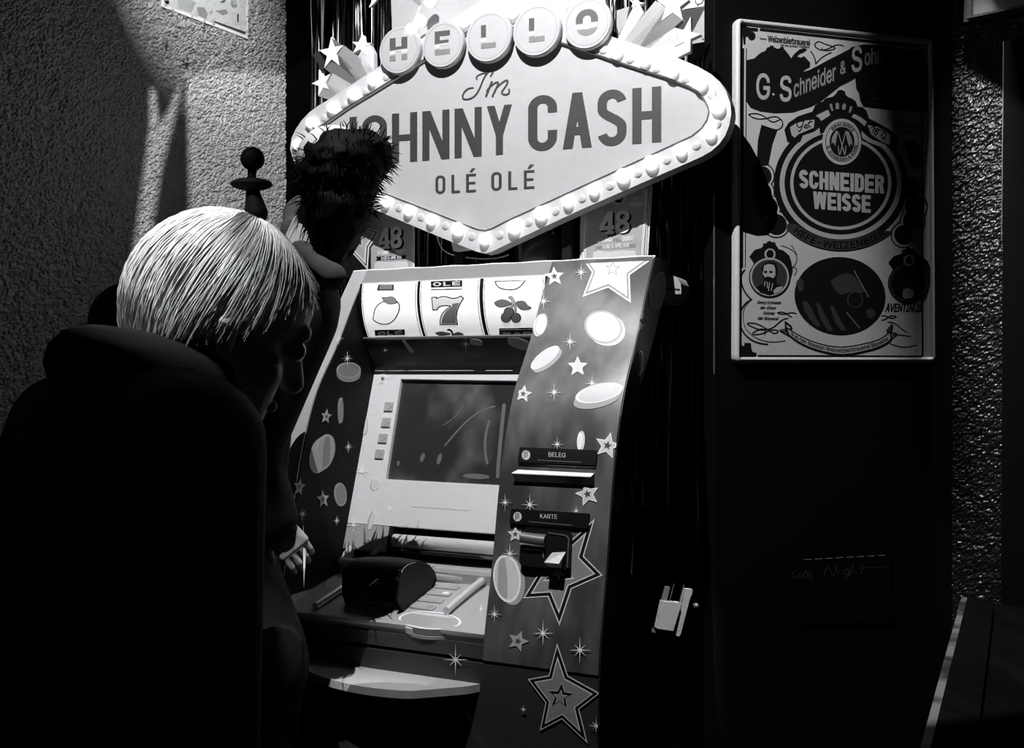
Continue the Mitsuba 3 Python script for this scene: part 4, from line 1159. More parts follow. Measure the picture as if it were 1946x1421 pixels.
part(CM, 'streak_print', lay(UB, Polygon([(764, 646), (770, 646), (788, 668), (780, 671)]), OFFP, 0.0004), POSTG)
# the thick coin standing proud on the shelf's front edge
ce = SFc.px([(815, 1183)])[0]
cc = ell(ce[0], ce[1] + 0.003, 0.056, 0.031, -4)
kk = part(CM, 'coin_plaque', lay(SFc, cc, -0.014, 0.016, loc=True), COINDK, label='thick coin-shaped plaque on the shelf edge')
F8 = Flat(SFc.o + SFc.n * 0.002, SFc.ex, SFc.ey)
part(kk, 'rim_print', lay(F8, cc.difference(affinity.scale(cc, 0.93, 0.88)), 0, 0.0012, loc=True), DECW)
part(kk, 'face_print', lay(F8, affinity.scale(cc, 0.9, 0.84), 0.0, 0.0006, loc=True), COIN)
part(kk, 'lower_rim', lay(SFc, cc.buffer(0.0012), -0.014, 0.005, loc=True), COINRIM)
fx = ce[0] - 0.022
part(kk, 'rim_tab', hull([SFc.to3(np.array([[fx + dx, ce[1] + 0.003 - 0.031 * math.sqrt(1 - ((fx + dx - ce[0]) / 0.056) ** 2) + dy]]), np.array([h]))[0] for dx in (-0.007, 0.007) for dy in (-0.0018, 0.004) for h in (-0.009, 0.0005)]), DECW)
# smudges on the screen glass
SG = Flat(BZ.o - BZ.n * 0.0078, BZ.ex, BZ.ey)
SMG = mat('smudge', 0.12, 0.5, 0.4)
for g in (stroke([(846, 846), (870, 818), (900, 790), (940, 772)], 3.2, 24), stroke([(958, 770), (955, 800), (950, 850), (946, 905)], 7, 24), ell(835, 872, 4, 11, 18), ell(803, 869, 4, 9, 18), ell(757, 880, 2.5, 5, 10), stroke([(880, 770), (866, 790), (842, 808)], 1.6), stroke([(930, 800), (922, 840), (926, 880)], 5), ell(905, 905, 26, 5, 3)):
    part(CM, 'smudge', lay(SG, g, 0.0, 0.0003), SMG)

# ------------------------------------------------------------------ the embossed tin brewery sign on the black door
TS = thing('tin_sign', 'embossed black and white tin beer sign on the black door', 'tin sign')
DT = Flat(DP.o + DP.n * 0.012, DP.ex, DP.ey)
plate_px = Polygon([(1391, 38), (1765, 78), (1769, 690), (1389, 690)])
pl = Polygon(DP.px(list(plate_px.exterior.coords)[:-1])).buffer(-0.012).buffer(0.012)
part(TS, 'plate', lay(DP, pl.buffer(-0.002), 0.001, 0.011, loc=True), TIN, label='bare pale tin plate')
rim = pl.difference(pl.buffer(-0.015))
rows = []
base = pl.simplify(0.0001)
pp = np.array([base.exterior.interpolate(f, normalized=True).coords[0] for f in np.linspace(0, 1, 400, endpoint=False)])
tg = np.roll(pp, -1, 0) - np.roll(pp, 1, 0)
nin = np.stack([-tg[:, 1], tg[:, 0]], 1) / np.linalg.norm(tg, axis=1, keepdims=True)
if not base.contains(Point(pp[50] + nin[50] * 0.01)):
    nin = -nin
for b, h in ((0.0, 0.001), (0.0, 0.011), (0.002, 0.015), (0.006, 0.0175), (0.009, 0.0165), (0.0115, 0.0122)):
    rows.append(DP.to3(pp + nin * b, np.full(len(pp), h)))
rows = np.array(rows)
n1, n2 = rows.shape[:2]
ii, jj = np.meshgrid(np.arange(n1 - 1), np.arange(n2), indexing='ij')
ff = np.vstack([np.stack([ii * n2 + jj, (ii + 1) * n2 + (jj + 1) % n2, ii * n2 + (jj + 1) % n2], -1).reshape(-1, 3), np.stack([ii * n2 + jj, (ii + 1) * n2 + jj, (ii + 1) * n2 + (jj + 1) % n2], -1).reshape(-1, 3)])
rm = trimesh.Trimesh(rows.reshape(-1, 3), ff, process=False)
part(TS, 'rolled_rim', rm, TIN, smooth=True)
Z3 = lambda pts: [(1370 + x / 4.4395, 20 + y / 4.4395) for x, y in pts]
Z4 = lambda pts: [(1370 + x / 3.3837, 300 + y / 3.3837) for x, y in pts]
Z5 = lambda pts: [(1470 + x / 5.4654, 170 + y / 5.4654) for x, y in pts]
Z6 = lambda pts: [(1400 + x / 5.6833, 440 + y / 5.6833) for x, y in pts]
Z7 = lambda pts: [(1500 + x / 5.0759, 420 + y / 5.0759) for x, y in pts]
Z8 = lambda pts: [(1560 + x / 6.4609, 40 + y / 6.4609) for x, y in pts]


def tp_(name, g, m, lv=0, parent=None, label=None):
    if isinstance(g, (list, tuple)) and name in ('flourish', 'scroll_line', 'border_line', 'ribbon_tail', 'ribbon_script', 'glass_badge', 'portrait_features', 'portrait_beard', 'corner_print', 'brewery_view', 'glass_edge'):
        return [tp_(name, q_, m, lv, parent, label) for q_ in g][0]
    if isinstance(g, (list, tuple)):
        g = unary_union(g)
    return part(parent or TS, name, lay(DT, g, 0.0003 + 0.0004 * lv, 0.0005), m, label=label)


def ttext(name, txt, bl, br, tl, m, lv=1, bold=True):
    mm, W = inter(txt, bold)
    return part(TS, name, lay(DT, aff(mm, W, bl, br, tl), 0.0003 + 0.0004 * lv, 0.0004), m)


tp_('border_line', [stroke([(1411, 92), (1409, 508)], 5, flat=True), stroke([(1444, 56), (1748, 89)], 5, flat=True), stroke([(1440, 677), (1752, 678)], 5, flat=True), stroke([(1752, 92), (1753, 676)], 3, flat=True),
                    stroke([(1418, 92), (1416, 508)], 1, flat=True)], BLACK)
tp_('corner_print', [Polygon(Z3([(150, 110), (190, 130), (240, 145), (310, 150), (310, 175), (250, 175), (232, 190), (230, 215), (205, 225), (205, 285), (190, 285), (185, 225), (165, 200), (155, 160)])), ell(*Z3([(258, 215)])[0], 7, 8)], BLACK)
tp_('corner_print', [Polygon(Z6([(15, 1330), (25, 1170), (45, 1165), (55, 1240), (80, 1230), (85, 1200), (150, 1205), (155, 1260), (170, 1300), (210, 1310), (210, 1365), (100, 1372), (20, 1375)]))], BLACK)
bn = Polygon(Z3([(215, 420), (280, 405), (330, 360), (375, 340), (390, 312), (412, 308), (415, 296), (440, 298), (442, 310), (475, 325), (500, 318), (503, 306), (525, 308), (530, 325), (565, 365), (590, 405), (620, 365), (660, 330), (700, 318), (725, 328),
                 (700, 350), (655, 370), (640, 388), (670, 400), (700, 385), (750, 440), (745, 480), (720, 490), (690, 515), (668, 526), (740, 505), (800, 475), (900, 420), (1000, 370), (1085, 325), (1100, 308), (1150, 300), (1200, 288), (1330, 290), (1700, 345),
                 (1745, 500), (1745, 860), (1440, 840), (1200, 812), (1175, 760), (1165, 700), (1142, 660), (1132, 568), (1100, 590), (1000, 640), (950, 680), (850, 760), (760, 810), (600, 860), (450, 865), (330, 850), (250, 820), (215, 770)]))
kb = tp_('name_banner', bn, BLACK, 0, label='black name banner')
ttext('lettering', 'G', *Z3([(285, 742), (412, 748), (285, 535)]), TINPALE)
tp_('lettering', Point(Z3([(440, 708)])[0]).buffer(2.4), TINPALE, 1)
ttext('lettering', 'S', *Z3([(485, 766), (595, 760), (485, 560)]), TINPALE)
ttext('lettering', 'chneider', *Z3([(608, 735), (968, 585), (608, 595)]), TINGREY)
ttext('lettering', '&', *Z3([(1000, 545), (1052, 522), (1000, 440)]), TINGREY)
ttext('lettering', 'S', *Z3([(1092, 520), (1190, 505), (1092, 318)]), TINPALE)
ttext('lettering', 'ohn', *Z3([(1205, 462), (1360, 440), (1205, 330)]), TINGREY)
ttext('small_lettering', 'Weizenbierbrauerei', *Z3([(395, 262), (750, 298), (395, 212)]), BLACK, 0)
ttext('small_lettering', 'Bayerns', *Z3([(328, 243), (382, 248), (328, 230)]), INK, 0)
ttext('small_lettering', 'mit der großen Tradition', *Z3([(500, 300), (745, 318), (500, 284)]), INK, 0)
tp_('flourish', [stroke(Z3(p), 1.5, 40) for p in ([(235, 875), (300, 870), (380, 905), (450, 940), (505, 920), (520, 960), (490, 1000), (440, 1000)], [(235, 880), (290, 910), (380, 910), (450, 895), (500, 915)],
                                                 [(1030, 300), (960, 295), (880, 330), (810, 320), (790, 290), (810, 265), (870, 280), (960, 320), (920, 335), (850, 320)], [(755, 345), (785, 390), (798, 450)], [(800, 448), (860, 390), (930, 355)])], BLACK)
# crest
cx0, cy0 = 1597, 348
crest = unary_union([ell(cx0, cy0, 127, 118, 0, 72), Polygon(Z5([(110, 420), (150, 350), (250, 280), (400, 232), (430, 165), (480, 132), (510, 128), (535, 95), (580, 85), (620, 72), (650, 40), (665, 12), (700, 4), (735, 20), (748, 60), (770, 80), (810, 95), (850, 125), (868, 180),
                                                                 (920, 185), (960, 220), (985, 300), (1100, 360), (1200, 415), (1270, 470), (1290, 550), (1250, 650), (1180, 670), (700, 700), (240, 580), (140, 540)]))])
kc_ = tp_('crest', crest, BLACK, 1, label='black crest with rings, ribbons and roundel')


def ringe(rx0, ry0, rx1, ry1):
    return ell(cx0, cy0, rx1, ry1, 0, 72).difference(ell(cx0, cy0, rx0, ry0, 0, 72))


rib_gap = Polygon([(1490, 180), (1700, 180), (1712, 290), (1640, 262), (1597, 240), (1552, 262), (1486, 285)])
tp_('outer_ring', ringe(107, 98, 116, 107).difference(rib_gap.buffer(-3)), TINPALE, 2, kc_)
tp_('inner_ring', ringe(90, 83, 96, 89), TINPALE, 2, kc_)
for pts in ([(165, 395), (230, 352), (320, 325), (420, 315), (412, 400), (330, 435), (250, 470), (215, 505), (185, 480)], [(430, 275), (560, 212), (585, 268), (490, 330), (470, 300)], [(300, 480), (420, 440), (470, 400), (480, 470), (420, 500), (270, 560)],
            [(970, 370), (1060, 385), (1150, 425), (1215, 480), (1200, 580), (1120, 545), (1010, 470)], [(830, 255), (900, 290), (965, 340), (940, 385), (880, 330), (805, 290)], [(905, 430), (980, 500), (1090, 560), (1110, 600), (980, 550), (920, 510)]):
    tp_('ribbon', Polygon(Z5(pts)).buffer(0), TINPALE, 3, kc_)
for pts in ([(586, 150), (600, 150), (615, 225), (600, 228), (575, 165)], [(640, 150), (655, 135), (672, 150), (675, 205), (640, 208)], [(710, 160), (730, 145), (748, 160), (740, 215), (708, 210)], [(790, 178), (808, 175), (812, 195), (792, 248), (775, 240)]):
    tp_('crown_arch', Polygon(Z5(pts)), TINGREY, 3, kc_)
tp_('ribbon_script', [stroke(Z5(p), 1.7) for p in ([(300, 335), (270, 330), (235, 360), (255, 395), (280, 385)], [(320, 310), (300, 350), (285, 400), (260, 440), (250, 425)], [(310, 390), (330, 365), (315, 400), (335, 400)], [(345, 365), (338, 402), (355, 398)], [(378, 330), (362, 385), (380, 390)], [(355, 345), (395, 335)])], BLACK, 4, kc_)
tp_('ribbon_script', [stroke(Z5(p), 1.9) for p in ([(1010, 400), (1035, 385), (1015, 455)], [(1075, 410), (1050, 420), (1070, 450), (1050, 475), (1040, 455), (1085, 425), (1075, 410)], [(1095, 425), (1135, 430), (1100, 490)], [(1140, 455), (1160, 450), (1160, 475), (1120, 510), (1155, 512)])], BLACK, 4, kc_)
kr = tp_('roundel', ell(1598.6, 270, 37, 44), TINPALE, 4, kc_)
tp_('roundel_line', ell(1598.6, 270, 31.5, 38).difference(ell(1598.6, 270, 30.6, 37)), BLACK, 5, kc_)
tp_('roundel_field', ell(1598.6, 270, 23.5, 28.5), BLACK, 5, kc_)
for txt, a0, a1, out in (('BRAUEREI', -137, -38, True), ('G. SCHNEIDER & SONN', 168, 12, False)):
    me = arc_text(txt if 'SONN' not in txt else 'G. SCHNEIDER & SOHN', 1598.6, 270, 27.0, 33.0, a0, a1, 5.4, True, out)
    part(kc_, 'roundel_lettering', lay(DT, me, 0.0025, 0.0004), BLACK)
tp_('roundel_emblem', [Polygon(Z5(p)).buffer(0) for p in ([(640, 430), (660, 440), (650, 480), (630, 590), (615, 560), (600, 555), (590, 570), (600, 500)], [(740, 430), (770, 440), (800, 510), (812, 590), (795, 560), (780, 600), (765, 560), (750, 500)])]
    + [stroke(Z5(p), 1.5) for p in ([(662, 450), (725, 660)], [(738, 445), (685, 660)], [(662, 590), (685, 665), (703, 600), (722, 665), (742, 590)])], TINGREY, 6, kc_)
for txt, bl, br, tl, w, s in (('SCHNEIDER', (1518, 357.5), (1679.5, 368.5), (1518, 322.5), 0.62, 0.24), ('WEISSE', (1544.5, 397), (1654, 405), (1544.5, 363.5), 0.62, 0.24)):
    ls, W = word(txt, w, s, 0.07)
    for i, (ch, gl) in enumerate(ls):
        tp_('title_letter', aff(gl.buffer(0.02).buffer(-0.02), W, bl, br, tl), TINPALE, 2, kc_)
band = ell(cx0, cy0 + 6, 138, 122, 0, 72).difference(ell(cx0, cy0 - 4, 124, 112, 0, 72)).intersection(Polygon([(1496, 425), (1700, 440), (1720, 500), (1480, 500)]))
tp_('ribbon_band', band, TINDIM, 2, kc_)
me = arc_text('HEFE-WEIZENBIER', cx0, cy0 + 1, 129, 117, 133, 51, 13, True, False)
part(kc_, 'band_lettering', lay(DT, me, 0.0017, 0.0004), BLACK)
# hop vines on both sides
for side, stem, balls in ((0, [(340, 965), (470, 1010), (430, 1120), (395, 1300), (300, 1310), (310, 1100)], ((1447, 334, 18), (1447, 365, 18), (1459, 393, 18), (1475, 426, 19))),
                          (1, [(1530, 1110), (1640, 1090), (1690, 1200), (1680, 1330), (1600, 1330), (1570, 1180)], ((1731, 360, 18), (1738, 392, 18), (1734, 420, 18), (1717, 446, 18)))):
    tp_('hop_vine', unary_union([Polygon(Z3(stem))] + [Point(a, b).buffer(r) for a, b, r in balls]), BLACK, 1)
    tp_('vine_outline', unary_union([Point(a, b).buffer(r + 6) for a, b, r in balls]).exterior.buffer(0.8), BLACK, 0)
tp_('scroll_line', [stroke(Z6(p), 2.4, 40) for p in ([(85, 415), (50, 470), (48, 540), (70, 620), (115, 690), (158, 735)], [(158, 735), (90, 780), (45, 850), (30, 950), (55, 1060), (130, 1150), (230, 1200), (330, 1215)])], BLACK)
tp_('scroll_line', [stroke(Z6(p), 1.2, 40) for p in ([(130, 760), (80, 830), (70, 950), (100, 1050), (180, 1130), (300, 1180), (520, 1175)], [(480, 150), (560, 180), (640, 250), (640, 330), (590, 390)], [(590, 150), (650, 250)], [(595, 385), (640, 400), (620, 470)])], INK)
tp_('flourish', [stroke(Z6(p), 1.6, 40) for p in ([(550, 935), (480, 960), (380, 1040), (290, 1060), (170, 1030), (110, 990), (150, 985), (250, 1010), (350, 1070), (430, 1095), (450, 1075), (400, 1060), (300, 1090), (220, 1110), (165, 1105), (190, 1080), (300, 1110)],
                                                  [(640, 885), (560, 880), (490, 890), (440, 875), (480, 868), (540, 890), (590, 920)])], BLACK)
# medallions
for dx, side in ((0, 0), (264, 1)):
    sh = lambda g: affinity.translate(g, dx, dx * 0.045)
    km = tp_('medallion', sh(unary_union([Polygon(Z6([(135, 270), (190, 200), (270, 175), (285, 150), (280, 130), (310, 130), (330, 112), (350, 100), (375, 115), (410, 115), (420, 145), (450, 190), (500, 205), (565, 262), (585, 330), (600, 420), (560, 560), (470, 680), (350, 705), (250, 690), (170, 580), (140, 420), (185, 345)])), ell(*Z6([(352, 495)])[0], 39, 38)])), BLACK, 1,
             label='dark round medallion with hop leaves')
    m1 = PALE if not side else TINDIM
    c = Z6([(350, 490)])[0]
    tp_('medallion_ring', sh(ell(c[0], c[1], 37, 36.5).difference(ell(c[0], c[1], 33.5, 33))), TINPALE if not side else TINDIM, 2, km)
    tp_('medallion_field', sh(ell(c[0], c[1], 33.5, 33)), TINDIM if not side else BLACK, 2, km)
    c2 = Z6([(355, 245)])[0]
    tp_('medallion_boss', sh(ell(c2[0], c2[1], 10.5, 11).difference(ell(c2[0], c2[1], 7, 8))), TINPALE if not side else TINGREY, 3, km)
    if not side:
        tp_('portrait_shoulders', Polygon(Z6([(205, 600), (280, 560), (420, 560), (500, 600), (450, 660), (350, 690), (250, 660)])), BLACK, 3, km)
        tp_('portrait_coat', Polygon(Z6([(385, 640), (430, 600), (495, 590), (470, 640), (400, 676)])), TINPALE, 4, km)
        tp_('portrait_hair', Polygon(Z6([(265, 470), (262, 390), (290, 345), (345, 325), (400, 330), (432, 370), (436, 450), (420, 520), (300, 520)])), BLACK, 3, km)
        tp_('portrait_face', Polygon(Z6([(282, 420), (290, 365), (340, 350), (395, 360), (410, 410), (412, 470), (390, 505), (300, 505), (280, 470), (270, 455)])), TINPALE, 4, km)
        tp_('portrait_features', [Polygon(Z6([(285, 425), (320, 425), (320, 445), (288, 448)])), Polygon(Z6([(345, 428), (380, 428), (375, 450), (345, 446)])), Polygon(Z6([(285, 500), (330, 485), (390, 505), (415, 480), (420, 560), (385, 640), (330, 650), (285, 570)]))], BLACK, 5, km)
        tp_('portrait_beard', [stroke(Z6(p), 1.4) for p in ([(300, 540), (290, 590)], [(320, 545), (322, 610)], [(345, 550), (335, 640)], [(380, 560), (362, 640)])], TINPALE, 6, km)
    else:
        tp_('medallion_picture', sh(Polygon(Z6([(290, 560), (340, 540), (400, 570), (395, 640), (320, 665), (285, 640)]))), TINGREY, 4, km)
for i, (txt, x0, x1, y) in enumerate((('Georg Schneider', 215, 475, 778), ('der Ältere', 245, 415, 835), ('Gründer', 278, 405, 893), ('der Brauerei', 220, 440, 950))):
    mm, W = inter(txt)
    p = Z6([(x0, y), (x1, y + 6), (x0 + 14, y - 34)])
    part(TS, 'script_line', lay(DT, aff(mm, W, *p), 0.0003, 0.0004), BLACK)
# big dark oval picture
ko = tp_('oval_picture', ell(1595.5, 562, 86, 73.5, 4, 64), BLACK, 1, label='dark oval picture with glass and wheat ears')
tp_('glass_foam', Polygon(curve(Z7([(395, 590), (430, 550), (500, 515), (560, 505), (610, 530), (680, 600), (720, 680), (650, 690), (560, 690), (500, 710), (430, 650), (395, 590)]), 50)).buffer(0), TINDIM, 2, ko)
for p in ([(120, 790), (150, 770), (190, 800), (250, 930), (300, 1010), (260, 1020), (200, 960), (150, 880)], [(250, 790), (290, 800), (340, 900), (420, 1060), (370, 1060), (300, 960)], [(385, 820), (420, 820), (480, 940), (550, 1050), (500, 1060), (440, 980)]):
    tp_('wheat_ear', Polygon(Z7(p)), TINDIM, 2, ko)
tp_('glass_edge', [stroke(Z7(p), 1.2) for p in ([(620, 480), (760, 735)], [(545, 880), (675, 1035)])], TINGREY, 3, ko)
tp_('glass_badge', [ell(*Z7([(630, 760)])[0], 14, 15).exterior.buffer(0.9), Polygon(Z7([(735, 860), (790, 840), (830, 890), (790, 950), (750, 930)])), Polygon(Z7([(60, 590), (100, 540), (135, 590), (130, 670), (90, 680)]))], TINDIM, 3, ko)
# bottom ribbon
c1 = curve([(1494, 623), (1530, 644), (1570, 657), (1598, 660), (1640, 654), (1675, 643), (1690, 631)], 40)
lo_ = curve([(1499, 636), (1530, 656), (1570, 669), (1598, 673), (1640, 667), (1675, 656), (1692, 644)], 40)
rb = Polygon(np.vstack([c1, lo_[::-1]]))
kb2 = tp_('motto_ribbon', rb.buffer(1.6), BLACK, 2, label='curved pale ribbon with a motto')
tp_('ribbon_field', rb.buffer(-0.6), TINPALE, 3, kb2)
tp_('ribbon_tail', [Polygon([(1492, 628), (1491, 611), (1503, 620), (1500, 627)]).exterior.buffer(0.9), Polygon([(1481, 627), (1494, 625), (1497, 636)]).exterior.buffer(0.9), Polygon([(1684, 628), (1694, 616), (1691, 632), (1703, 633), (1693, 641)]).exterior.buffer(0.9)], BLACK, 3, kb2)
mm, W = inter('Aus der ältesten Weizenbierbrauerei Bayerns', True)
v = np.array(mm.vertices)
s_ = np.clip(0.035 + 0.93 * v[:, 0] / W, 0, 1) * (len(c1) - 1)
i0 = np.minimum(s_.astype(int), len(c1) - 2)
fr = (s_ - i0)[:, None]
up1, lo1 = c1[i0] * (1 - fr) + c1[i0 + 1] * fr, lo_[i0] * (1 - fr) + lo_[i0 + 1] * fr
hh = (0.24 + 0.62 * v[:, 1])[:, None]
mm.vertices = np.c_[lo1 * (1 - hh) + up1 * hh, v[:, 2]]
part(kb2, 'motto_lettering', lay(DT, mm, 0.0003 + 0.0004 * 4, 0.0004), BLACK)
ttext('lettering', 'AVENTINUS', *Z7([(922, 872), (1270, 876), (935, 795)]), BLACK, 0)
tp_('flourish', [stroke(Z7(p), 1.5, 30) for p in ([(890, 915), (940, 920), (1000, 935), (1028, 920), (1000, 912), (940, 935), (890, 955)], [(950, 975), (1010, 985), (1070, 1030), (1130, 1070)], [(970, 1180), (1060, 1210), (1220, 1195)], [(1010, 1090), (1080, 1100), (1160, 1110)])], BLACK)
for txt, x0, x1, y in (('Weizen', 890, 1010, 1235), ('München im Tal', 875, 1190, 1300)):
    mm, W = inter(txt)
    part(TS, 'script_line', lay(DT, aff(mm, W, *Z8([(x0, y), (x1, y + 18), (x0 + 20, y - 45)])), 0.0003, 0.0004), BLACK)
tp_('flourish', [stroke(Z8(p), 1.5, 30) for p in ([(1290, 1340), (1180, 1370), (1050, 1350), (960, 1340), (930, 1390), (980, 1400), (1060, 1370), (1200, 1350)],)], BLACK)
tp_('brewery_view', [stroke(Z8([(640 + 60 * i, 850 - 12 * (i % 3)), (640 + 60 * i, 965)]), 0.8) for i in range(5)] + [stroke(Z8([(620, 965), (840, 975)]), 0.9), stroke(Z8([(540, 1005), (840, 1030)]), 0.9), Polygon(Z8([(1000, 500), (1060, 450), (1130, 520), (1200, 600), (1190, 680), (1110, 880), (1080, 840), (1100, 760), (1040, 640)]))], TINDIM, 1, kb)
for u, v_ in ((1401, 47), (1768 - 12, 684)):
    c = DP.px([(u, v_)])[0]
    part(TS, 'screw', trimesh.creation.icosphere(2, 0.0028).apply_translation(DP.to3(c[None], 0.017)[0]), STEEL, smooth=True)

# ------------------------------------------------------------------ other things on the door and the right wall
LT = thing('door_latch', 'small pale steel latch with two thin rods on the black door below the tin sign', 'latch')
lp = lambda pts: Polygon([(1220 + x / 10.15, 1080 + y / 10.15) for x, y in pts])
DL = Flat(DP.o, DP.ex, DP.ey)
dlx = lambda u, v: DP.px([(u, v)])[0]
part(LT, 'keeper', lay(DL, lp([(345, 600), (690, 630), (530, 1165), (235, 1120)]), 0.0, 0.016), STEELP, label='pale steel keeper plate')
part(LT, 'back_plate', lay(DL, lp([(435, 335), (510, 345), (445, 605), (370, 600)]), 0.0, 0.008), mat('latch_grey', 0.2, 0.4, 0.5, metal=0.4))
part(LT, 'rod', tube([DP.to3(DP.px([(1220 + x / 10.15, 1080 + y / 10.15)]), 0.014)[0] for x, y in ((555, 265), (462, 610))], 0.0009, 8), STEEL, smooth=True)
part(LT, 'rod', tube([DP.to3(DP.px([(1220 + x / 10.15, 1080 + y / 10.15)]), 0.014)[0] for x, y in ((745, 275), (648, 630))], 0.0009, 8), STEEL, smooth=True)
part(LT, 'side_bar', lay(DL, lp([(785, 370), (930, 380), (920, 480), (890, 520), (700, 1240), (660, 1290), (625, 1270), (730, 720), (725, 700)]), 0.0, 0.010), STEELP, label='long pale steel bar')
part(LT, 'foot', lay(DL, lp([(205, 1130), (245, 1225), (180, 1215)]), 0.0, 0.006), mat('latch_foot', 0.1, 0.4, 0.5))
kn = trimesh.creation.icosphere(2, 0.0055)
kn.apply_translation(DP.to3(DP.px([(1317, 1148)]), 0.012)[0])
part(LT, 'knob', kn, STEEL, smooth=True)
part(LT, 'knob_stem', tube([DP.to3(DP.px([(1317, 1148)]), h)[0] for h in (0.0, 0.012)], 0.002, 8), STEEL)
NP = thing('door_notice', 'black notice with a thin scratched top edge and faint script, low on the door', 'notice')
part(NP, 'board', lay(DL, Polygon([(1518, 1062), (1690, 1052), (1694, 1180), (1520, 1186)]), 0.0, 0.004), DOORM)
part(NP, 'worn_edge', lay(DL, unary_union([stroke([(1526 + 20 * i, 1062.5 - 1.1 * i), (1526 + 20 * i + 14, 1061.7 - 1.1 * i)], 1.0, flat=True) for i in range(8)]), 0.004, 0.0006), mat('scratch_print', 0.25, 0.4, 0.5))
part(NP, 'script', lay(DL, unary_union([stroke(p, 0.9) for p in ([(1500 + 6, 1085), (1503, 1095), (1512, 1093)], [(1522, 1092), (1516, 1090), (1514, 1095), (1522, 1096), (1523, 1089)], [(1530, 1083), (1527, 1095), (1531, 1096)], [(1526, 1087), (1536, 1086)], [(1533, 1092), (1540, 1089), (1534, 1088), (1532, 1094), (1542, 1094)],
     [(1564, 1091), (1572, 1077), (1578, 1091), (1588, 1073)], [(1592, 1083), (1590, 1092)], [(1610, 1082), (1602, 1083), (1601, 1090), (1609, 1088), (1612, 1081), (1606, 1097), (1598, 1097)], [(1620, 1072), (1614, 1090), (1622, 1083), (1624, 1090)], [(1640, 1073), (1634, 1090)], [(1628, 1079), (1682, 1076)])]), 0.004, 0.0005), mat('faint_script', 0.035, 0.4, 0.4))
FRM = thing('framed_picture', 'dark picture frame with grey picture, cut by the top right corner', 'picture')
fo = Polygon([(1835, 47), (1841, -120), (2060, -160), (2060, 2)])
fi = Polygon([(1851, 36), (1853, -110), (2050, -150), (2050, -6)])
fm = Polygon([(1843, 42), (1847, -116), (2056, -156), (2056, -2)])
part(FRM, 'frame', [lay(RW, fo.difference(fm), 0.002, 0.014), lay(RW, fm.difference(fi), 0.002, 0.022)], FRAMEM)
part(FRM, 'picture', lay(RW, fi.buffer(3), 0.002, 0.006), PICT)
BX = thing('wall_panel', 'black flat panel on the rough wall at the right edge', 'panel')
part(BX, 'board', lay(RW, Polygon([(1912, 84), (2100, 40), (2090, 1500), (1905, 1420)]), 0.0, 0.02), DOORM)
part(BX, 'edge', lay(RW, Polygon([(1910.5, 84), (1912.5, 84), (1909, 460), (1907, 460)]), 0.018, 0.003), mat('panel_edge', 0.12, 0.3, 0.6))

# ------------------------------------------------------------------ the bar table at the lower right
TBL = thing('bar_table', 'dark wooden bar table with a worn pale edge in the lower right corner', 'table')
TZ = 0.994
HT = Flat([0, 0, TZ], [1, 0, 0], [0, 1, 0])
c0 = HT.px([(1829, 1134)])[0]
e1_, e2_ = HT.px([(1752, 1421)])[0] - c0, HT.px([(1946, 1155)])[0] - c0
e1_, e2_ = e1_ / np.linalg.norm(e1_), e2_ / np.linalg.norm(e2_)
TL_, TW_ = 0.75, 0.5
w0 = 0.0
for i, w in enumerate((0.052, 0.10, 0.10, 0.10, 0.14)):
    a, b = w0 + (0.008 if i == 0 else 0.0015), w0 + w - 0.0015
    q4 = [c0 + e2_ * a, c0 + e2_ * b, c0 + e2_ * b + e1_ * TL_, c0 + e2_ * a + e1_ * TL_]
    part(TBL, 'plank', hull([p.tolist() + [z] for p in [np.array(x) for x in q4] for z in (TZ - 0.035, TZ)]), WOOD)
    w0 += w
q4 = [c0, c0 + e2_ * 0.0075, c0 + e2_ * 0.0075 + e1_ * TL_, c0 + e1_ * TL_]
gp = []
for s0, s1 in ((0.0, 0.118), (0.124, TL_)):
    for s in np.linspace(s0, s1, 12):
        wv = 0.0006 * math.sin(s * 90) + 0.0005 * math.sin(s * 210)
        gp.append((s, wv))
edge_m = [hull([(c0 + e2_ * (-0.001 + w_) + e1_ * s).tolist() + [z] for s, w_ in g for z in (TZ - 0.03, TZ + 0.0005)] + [(c0 + e2_ * 0.008 + e1_ * s).tolist() + [z] for s, w_ in g for z in (TZ - 0.03, TZ + 0.0005)]) for g in (gp[:12], gp[12:])]
part(TBL, 'worn_edge', edge_m, WORN, label='pale worn wooden edge')
for s_, w_ in ((0.08, 0.05), (0.08, TW_ - 0.08), (TL_ - 0.08, 0.05), (TL_ - 0.08, TW_ - 0.08)):
    p = c0 + e1_ * s_ + e2_ * w_
    part(TBL, 'leg', hull([[p[0] + dx, p[1] + dy, z] for dx in (-0.025, 0.025) for dy in (-0.025, 0.025) for z in (0.0, TZ - 0.035)]), WOOD)

